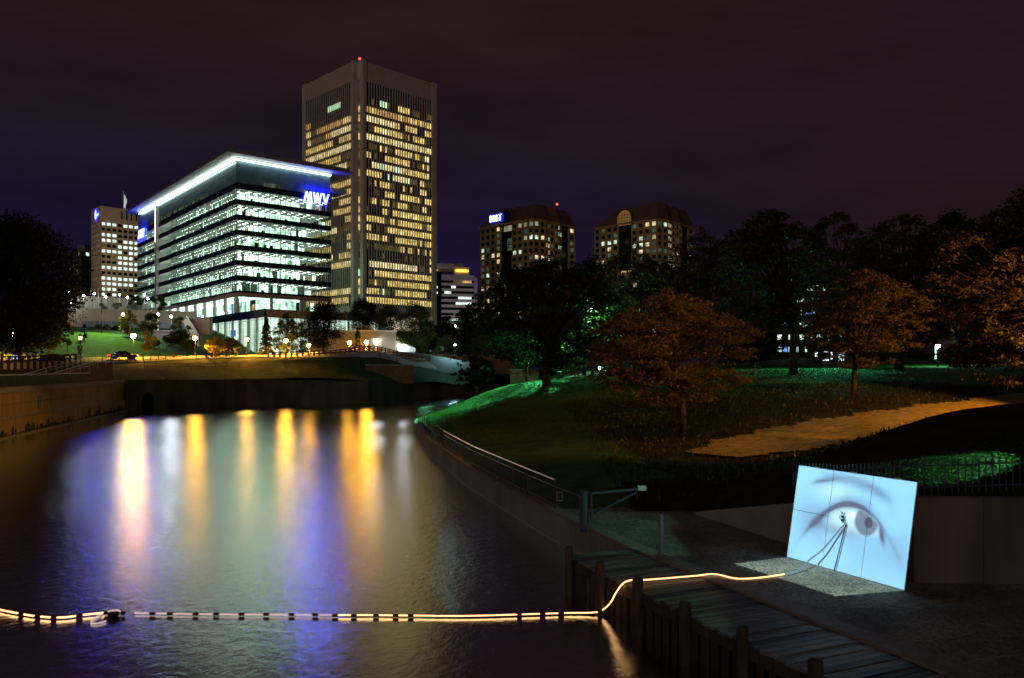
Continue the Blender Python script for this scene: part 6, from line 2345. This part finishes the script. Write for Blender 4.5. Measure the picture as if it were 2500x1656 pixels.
# ---- the projector across the water that throws the eye (it lights only board and ground)
PJ = Vector((-11.0, 13.0, 14.0))
aim = BP(.5, .42)
Fw = (aim - PJ).normalized()
Rt = Fw.cross(Vector((0, 0, 1))).normalized()
Up = Rt.cross(Fw)
def puv(p):
    d = Vector(p) - PJ
    return (d.dot(Rt) / d.dot(Fw), d.dot(Up) / d.dot(Fw))
cTL, cTR, cBL, cBR = puv(BP(0, 1)), puv(BP(1, 1)), puv(BP(0, 0)), puv(BP(1, 0))
gB, gC = puv((5.52, 20.10, .95)), puv((7.16, 16.90, .95))
print('PUV', cTL, cTR, cBL, cBR, gB, gC)
sp = bpy.data.lights.new('projector_beam', 'SPOT')
sp.energy = 32000.0
sp.spot_size = R(18)
sp.spot_blend = 0.0
sp.shadow_soft_size = 0.012
sp.use_nodes = True
nt = sp.node_tree
n, l = nt.nodes, nt.links
n.clear()
class N:
    """tiny arithmetic on node sockets"""
    def __init__(s, sock):
        s.s = sock
    @staticmethod
    def op(o, a, b=None, c=None):
        m = n.new('ShaderNodeMath')
        m.operation = o
        for i, q in enumerate((a, b, c)):
            if q is None:
                continue
            if isinstance(q, N):
                l.new(q.s, m.inputs[i])
            else:
                m.inputs[i].default_value = q
        return N(m.outputs[0])
    def __add__(s, o): return N.op('ADD', s, o)
    def __radd__(s, o): return N.op('ADD', s, o)
    def __sub__(s, o): return N.op('SUBTRACT', s, o)
    def __rsub__(s, o): return N.op('SUBTRACT', o, s)
    def __mul__(s, o): return N.op('MULTIPLY', s, o)
    def __rmul__(s, o): return N.op('MULTIPLY', s, o)
    def __truediv__(s, o): return N.op('DIVIDE', s, o)
def dotc(sock, v):
    m = n.new('ShaderNodeVectorMath')
    m.operation = 'DOT_PRODUCT'
    l.new(sock, m.inputs[0])
    m.inputs[1].default_value = v
    return N(m.outputs['Value'])
def mx(a, b): return N.op('MAXIMUM', a, b)
def mn(a, b): return N.op('MINIMUM', a, b)
def gauss(x):
    return N.op('POWER', 2.718, (x * x) * -1.0)
def step(x, lo, hi):
    m = n.new('ShaderNodeMapRange')
    m.interpolation_type = 'SMOOTHSTEP'
    l.new(x.s, m.inputs[0])
    m.inputs[1].default_value, m.inputs[2].default_value = lo, hi
    return N(m.outputs[0])
geo = n.new('ShaderNodeNewGeometry')
inc = geo.outputs['Incoming']
den = dotc(inc, Fw)
U = dotc(inc, Rt) / den
V = dotc(inc, Up) / den
# board coordinates (s,t down) from the beam coordinates: keystone-corrected
vt = (cTL[1] + cTR[1]) / 2
vb = (cBL[1] + cBR[1]) / 2
# v at left/right edges differ with s
def lin(a, b, f): return a + (b - a) * f
# solve projective map numerically: (u,v) -> (s,t)
src = np.array([cTL, cTR, cBL, cBR])
dst = np.array([(0, 0), (1, 0), (0, 1), (1, 1)])
Am, bm = [], []
for (uu, vv), (ss, tt) in zip(src, dst):
    Am += [[uu, vv, 1, 0, 0, 0, -ss * uu, -ss * vv], [0, 0, 0, uu, vv, 1, -tt * uu, -tt * vv]]
    bm += [ss, tt]
hm = np.linalg.solve(np.array(Am), np.array(bm))
wd = U * float(hm[6]) + V * float(hm[7]) + 1.0
S = (U * float(hm[0]) + V * float(hm[1]) + float(hm[2])) / wd
T = (U * float(hm[3]) + V * float(hm[4]) + float(hm[5])) / wd
def ST(p):
    q = np.array([*puv(p), 1.0])
    w_ = hm[6] * q[0] + hm[7] * q[1] + 1
    return (hm[0:3] @ q / w_, hm[3:6] @ q / w_)
print('spill ST', ST((5.52, 20.10, .95)), ST((7.16, 16.90, .95)))
tmax = ST((6.34, 18.5, .95))[1]
mask = step(S, .002, .006) * (1.0 - step(S, .994, .998)) * step(T, .002, .006) * (1.0 - step(T, tmax - .004, tmax + .004))
def sq(x): return x * x
# features of the eye
lid = .315 + 2.55 * sq(S - .53)
lid_w = .030 + .02 * gauss((S - .66) / .12)
inlid = gauss((S - .50) / .29)
f_lid = gauss((T - lid) / .034) * inlid * .9 + gauss((T - lid + .005) / .075) * inlid * .28
crease = gauss((T - (lid - .085 + .02 * S)) / .03) * gauss((S - .55) / .22) * .18
corner = gauss((S - .785) / .03) * gauss((T - (.50 + 2.0 * (S - .76))) / .06) * .9
low = .60 - .55 * sq(S - .50)
inside = step(T - lid, .0, .03) * (1.0 - step(T - low, -.06, .05)) * step(S, .26, .40) * (1.0 - step(S, .76, .80))
f_low = gauss((T - low) / .06) * gauss((S - .45) / .22) * .38
f_out = gauss((S - .22) / .09) * gauss((T - .58 + (S - .22) * 1.0) / .06) * .3
r2 = sq((S - .655) / .100) + sq((T - .450) / .150)
iris = (1.0 - step(r2, .65, 1.25)) * step(T - lid, -.01, .04)
pup2 = sq((S - .672) / .042) + sq((T - .460) / .066)
pupil = 1.0 - step(pup2, .5, 1.4)
ring = gauss((r2 - .85) / .3) * iris
brow_c = .055 + .95 * sq(S - .44) + .02
brow = gauss((T - brow_c) / .060) * step(S, .10, .34) * (1.0 - step(S, .74, .90)) * .52 + gauss((T - brow_c - .015) / .022) * step(S, .09, .2) * (1.0 - step(S, .24, .40)) * .45
tn = n.new('ShaderNodeTexNoise')
tn.inputs['Scale'].default_value = 5.0
tn.inputs['Detail'].default_value = 4
cmb = n.new('ShaderNodeCombineXYZ')
l.new(S.s, cmb.inputs[0])
l.new(T.s, cmb.inputs[1])
l.new(cmb.outputs[0], tn.inputs['Vector'])
noise = N(tn.outputs[0])
hair = n.new('ShaderNodeTexNoise')
hair.inputs['Scale'].default_value = 14.0
hair.inputs['Detail'].default_value = 3
hm_ = n.new('ShaderNodeMapping')
hm_.inputs['Rotation'].default_value = (0, 0, -.6)
hm_.inputs['Scale'].default_value = (.7, 4.0, 1)
l.new(cmb.outputs[0], hm_.inputs[0])
l.new(hm_.outputs[0], hair.inputs['Vector'])
brow = brow * (.45 + 1.1 * N(hair.outputs[0]))
shade = gauss((T - .50) / .20) * gauss((S - .20) / .16) * .34 + gauss((T - .72) / .13) * gauss((S - .55) / .35) * .16 + gauss((S - .9) / .12) * gauss((T - .7) / .2) * .2
darkf = mn(f_lid + crease + f_low + corner + brow + f_out + shade + (noise - .5) * .30, .9)
darkf = mx(darkf, iris * .80)
darkf = mx(darkf, pupil * .985)
darkf = mn(mx(darkf - inside * (1.0 - iris) * .0, 0.0), .985)
hl = gauss((S - (.545)) / .035) * gauss((T - .42) / .025) * .9
glow = gauss((S - .36) / .17) * gauss((T - .22) / .10) * .5
spill = step(T, 1.0, 1.004)
mixc = n.new('ShaderNodeMixRGB')
mixc.inputs[1].default_value = (0.27, 0.67, 1.0, 1)
mixc.inputs[2].default_value = (0.56, 0.92, 1.0, 1)
l.new(mn(glow + inside * .75 + hl, 1.0).s, mixc.inputs[0])
mixd = n.new('ShaderNodeMixRGB')
mixd.inputs[2].default_value = (0.042, 0.040, 0.115, 1)
l.new(darkf.s, mixd.inputs[0])
l.new(mixc.outputs[0], mixd.inputs[1])
mixs = n.new('ShaderNodeMixRGB')          # the picture below the board edge is plain pale light
mixs.inputs[2].default_value = (0.66, 0.95, 0.90, 1)
l.new(spill.s, mixs.inputs[0])
l.new(mixd.outputs[0], mixs.inputs[1])
em = n.new('ShaderNodeEmission')
lo = n.new('ShaderNodeOutputLight')
PROJ = 1.0
strg = mask * (1.0 + hl * .8)
strg = strg * PROJ
l.new(mixs.outputs[0], em.inputs[0])
l.new(strg.s, em.inputs[1])
l.new(em.outputs[0], lo.inputs[0])
pj = thing('projector', 'black projector on a mast over the canal, out of the picture', 'projector', tuple(PJ - Vector((0, 0, 1.3))))
spo = bpy.data.objects.new('projector_beam', sp)
COL.objects.link(spo)
spo.parent = pj
spo.rotation_euler = Fw.to_track_quat('-Z', 'Y').to_euler()
spo.location = PJ - parent_origin(pj)
mb = MB()
q = PJ - Fw * .22
mb.obox((q.x, q.y), (Rt.x, Rt.y), -.2, .2, -.18, .18, PJ.z - .09, PJ.z + .09)
mb.build('case', M['black'], pj)
mb = MB()
mb.tube([(q.x, q.y, PJ.z - .1), (q.x, q.y, -1.0)], .12, 8)
mb.build('mast', M['black'], pj)

# ---- picket fence behind the board
pf = thing('picket_fence', 'dark steel picket fence on the hump behind the eye board', 'fence', (9.3, 22.2, 2.6))
fpts = [(8.75, 24.2), (9.35, 21.6), (9.75, 19.35), (15.5, 19.35)]
fzz = [2.15, 2.40, 2.80, 2.98]
rs, zb_ = [], []
for i in range(3):
    k = max(1, round(math.dist(fpts[i], fpts[i + 1]) / .17))
    for j in range(k + (i == 2)):
        f = j / k
        rs.append((fpts[i][0] + (fpts[i + 1][0] - fpts[i][0]) * f, fpts[i][1] + (fpts[i + 1][1] - fpts[i][1]) * f))
        zb_.append(fzz[i] + (fzz[i + 1] - fzz[i]) * f)
pkk = Pieces('picket', pf, 280)
for q, zz in zip(rs, zb_):
    pkk.add(q, (1, 0), -.012, .012, -.012, .012, zz - .05, zz + .86, bl)
pkk.finish()
mb = MB()
for h in (.16, .70):
    mb.tube([(q[0], q[1], z + h) for q, z in zip(rs, zb_)][::3] + [(rs[-1][0], rs[-1][1], zb_[-1] + h)], .02, 5)
mb.build('rail', bl, pf)

# ---- glowing rope: from the frame edge over the water, up the dock to the board
W_ = lambda px, py, z: Vector((gx(px, (CAM_H - z) * FPX / (py - HY)), (CAM_H - z) * FPX / (py - HY), z))
def spline(pts, k=8):
    P = [pts[0]] + list(pts) + [pts[-1]]
    out = []
    for i in range(1, len(P) - 2):
        for j in range(k):
            t = j / k
            a, b, c, d = P[i - 1], P[i], P[i + 1], P[i + 2]
            out.append(.5 * ((2 * b) + (c - a) * t + (2 * a - 5 * b + 4 * c - d) * t * t + (3 * b - a - 3 * c + d) * t ** 3))
    out.append(P[-2])
    return out
rope_m = emat('rope_light_glow', (1.0, .50, .20), 3.0, sample=True)
rope_dim = emat('rope_light_dim', (1.0, .70, .62), .55, sample=False)
rp = thing('light_rope', 'glowing rope light floating across the canal and up over the dock to the eye board', 'light rope', tuple(W_(800, 1500, .05)))
far_l = [W_(-60, 1478, .05), W_(0, 1489, .05), W_(40, 1497, .05), W_(90, 1505, .05), W_(150, 1508, .05), W_(200, 1502, .05), W_(256, 1496, .05)]
mid = [W_(330, 1497, .04), W_(500, 1500, .04), W_(700, 1501, .04), W_(818, 1502, .04)]
main = [W_(818, 1502, .05), W_(900, 1502, .05), W_(1000, 1503, .05), W_(1130, 1504, .05), W_(1250, 1501, .05), W_(1380, 1497, .05), W_(1446, 1496, .06), W_(1470, 1490, .12), W_(1490, 1472, .35),
        W_(1505, 1446, .66), W_(1522, 1424, .98), W_(1545, 1416, 1.02), W_(1575, 1416, .99), W_(1640, 1411, .97), W_(1700, 1406, .99), W_(1745, 1402, 1.02), W_(1800, 1413, .985), W_(1860, 1410, .985), W_(1915, 1402, 1.0)]
tail = [W_(1915, 1402, 1.0), W_(1958, 1390, 1.0), BP(.29, .045, .30), BP(.36, .17, .18), BP(.435, .345, .10), BP(.485, .455, .07), BP(.505, .485, .06)]
mb = MB()
mb.tube(spline(far_l, 5), .022, 7)
mb.build('lit_tube', rope_m, rp)
mb = MB()
mb.tube(spline(mid, 4), .022, 6)
mb.build('dim_tube', rope_dim, rp)
mb = MB()
mb.tube(spline(main, 6), .017, 7)
mb.build('lit_tube', rope_m, rp)
mb = MB()
mb.tube(spline(tail, 6), .022, 7)
mb.build('end_tube', emat('rope_end', (.40, .66, .9), .42), rp)
def floats(px_list, py, r, z=.05):
    for px in px_list:
        c = W_(px, py if not callable(py) else py(px), z)
        mb = MB()
        t = [Vector((c.x - .07, c.y, c.z)), Vector((c.x - .055, c.y, c.z)), Vector((c.x + .055, c.y, c.z)), Vector((c.x + .07, c.y, c.z))]
        for a, b, r0, r1 in ((t[0], t[1], r * .7, r), (t[1], t[2], r, r), (t[2], t[3], r, r * .7)):
            mb.tube([a, b], r0, 8, r1=r1)
        mb.build('float', M['darkred'], rp)
floats((372, 415, 478, 528, 590, 650, 712, 770), lambda p: 1498.5 + (p - 372) * .006, .036)
floats((818, 864, 918, 966, 1003, 1068, 1120, 1160, 1217, 1267, 1325, 1370, 1446), lambda p: 1503 - max(0, p - 1130) * .021, .032)
for px, py in ((20, 1491), (52, 1500), (92, 1506), (132, 1508), (194, 1504)):
    floats((px,), py, .045)
c = W_(1489, 1469, .36)
mb = MB()
mb.tube([c + Vector((-.03, 0, -.03)), c + Vector((.03, 0, .03))], .07, 8)
mb.build('float', M['darkred'], rp)
# tangle of dark floats
tg_ = thing('float_tangle', 'dark clump of tangled floats and a pale loop on the rope light', 'float', tuple(W_(280, 1502, .05)))
for px, py, r in ((258, 1497, .06), (272, 1500, .09), (284, 1499, .085), (300, 1497, .065), (278, 1503, .07)):
    c = W_(px, py, .06)
    mb = MB()
    mb.ball(c, r, 10, 6, sz=.7)
    mb.build('float', mat('black_float', (.012, .010, .010), .5) if 'black_float' not in bpy.data.materials else bpy.data.materials['black_float'], tg_, smooth=True)
mb = MB()
c = W_(258, 1506, .03)
mb.tube([c + Vector((.22 * math.cos(t), .5 * math.sin(t), 0)) for t in np.linspace(.6, 5.6, 16)], .022, 6)
mb.build('loop', rope_dim, tg_)

# ---- park furniture
def bench(label, px, D, rz):
    x, zz = gx(px, D), right_z(gx(px, D), D)
    t_ = thing('park_bench', label, 'bench', (x, D, zz))
    t_.rotation_euler = (0, 0, rz)
    def bb(name, m, *bx):
        mb = MB()
        for q in bx:
            mb.box(*q)
        me = mb.mesh(name, m)
        o = bpy.data.objects.new(name, me)
        COL.objects.link(o)
        o.parent = t_
    for k in range(4):
        bb('seat_slat', M['brownwood'], (-.8, .8, -.24 + k * .12, -.14 + k * .12, .43, .46))
    for k in range(3):
        bb('back_slat', M['brownwood'], (-.8, .8, .26, .29, .56 + k * .13, .66 + k * .13))
    for s in (-.8, .8):
        mb = MB()
        mb.tube([(s, -.26, 0), (s, -.27, .62), (s, -.22, .66), (s, .2, .66), (s, .27, .64)], .035, 6)
        mb.tube([(s, .27, 0), (s, .27, .95)], .035, 6)
        mb.tube([(s, -.26, .40), (s, .27, .40)], .03, 6)
        me = mb.mesh('arm_frame', M['steel'])
        o = bpy.data.objects.new('arm_frame', me)
        COL.objects.link(o)
        o.parent = t_
bench('park bench with a pale curved metal arm on the lawn, left of the thick trunk', 1850, 80, R(75))
lb = thing('litter_bin', 'square dark litter bin on the lawn behind the broad tree trunk', 'bin', (gx(1362, 101), 101, right_z(gx(1362, 101), 101)))
zz = right_z(gx(1362, 101), 101)
x = gx(1362, 101)
mb = MB()
mb.box(x - .38, x + .38, 100.6, 101.4, zz - .1, zz + .85)
mb.build('body', M['black'], lb)
mb = MB()
mb.box(x - .1, x + .45, 100.55, 101.45, zz + 1.05, zz + 1.12)
mb.box(x - .05, x + .0, 101, 101.05, zz + .85, zz + 1.05)
mb.box(x + .36, x + .41, 101, 101.05, zz + .85, zz + 1.05)
mb.build('lid', M['whitepaint'], lb)
bw = thing('brick_wall', 'low brown brick wall at the back of the lit forecourt', 'wall', (gx(1262, 112), 112, 4))
mb = MB()
mb.box(gx(1245, 112), gx(1315, 112), 112, 112.35, 3.4, zy(904, 112))
mb.build('wall', M['brick'], bw)
mb = MB()
mb.box(gx(1245, 112) - .05, gx(1315, 112) + .05, 111.95, 112.4, zy(904, 112) + .002, zy(904, 112) + .1)
mb.build('coping', M['cap'], bw)
for k, (px, D_, h) in enumerate(((2285, 140, 3.6),)):
    t_ = thing('lit_post', 'single bright white-green post far back in the dark wood', 'post', (gx(px, D_), D_, 6))
    mb = MB()
    mb.box(gx(px, D_) - .12, gx(px, D_) + .12, D_, D_ + .2, 6.2, 6.2 + h)
    mb.build('tube_lamp', emat('post_tube_lamp', (.7, 1, .85), 1.2), t_)
    mb = MB()
    mb.box(gx(px, D_) - .16, gx(px, D_) + .16, D_ + .21, D_ + .4, 5.5, 6.4 + h)
    mb.build('post', M['black'], t_)
# timber pile standing on the far right canal wall
mb = MB()
mb.lathe((gx(990, 149), 149, 0), [(.34, 0), (.34, 3.9), (.40, 3.95), (.40, 4.3), (.1, 4.4)], 10)
o = mb.build('canal_post', M['cream'])
tag(o, 'stubby pale post on the far canal wall below the green bank', 'post')
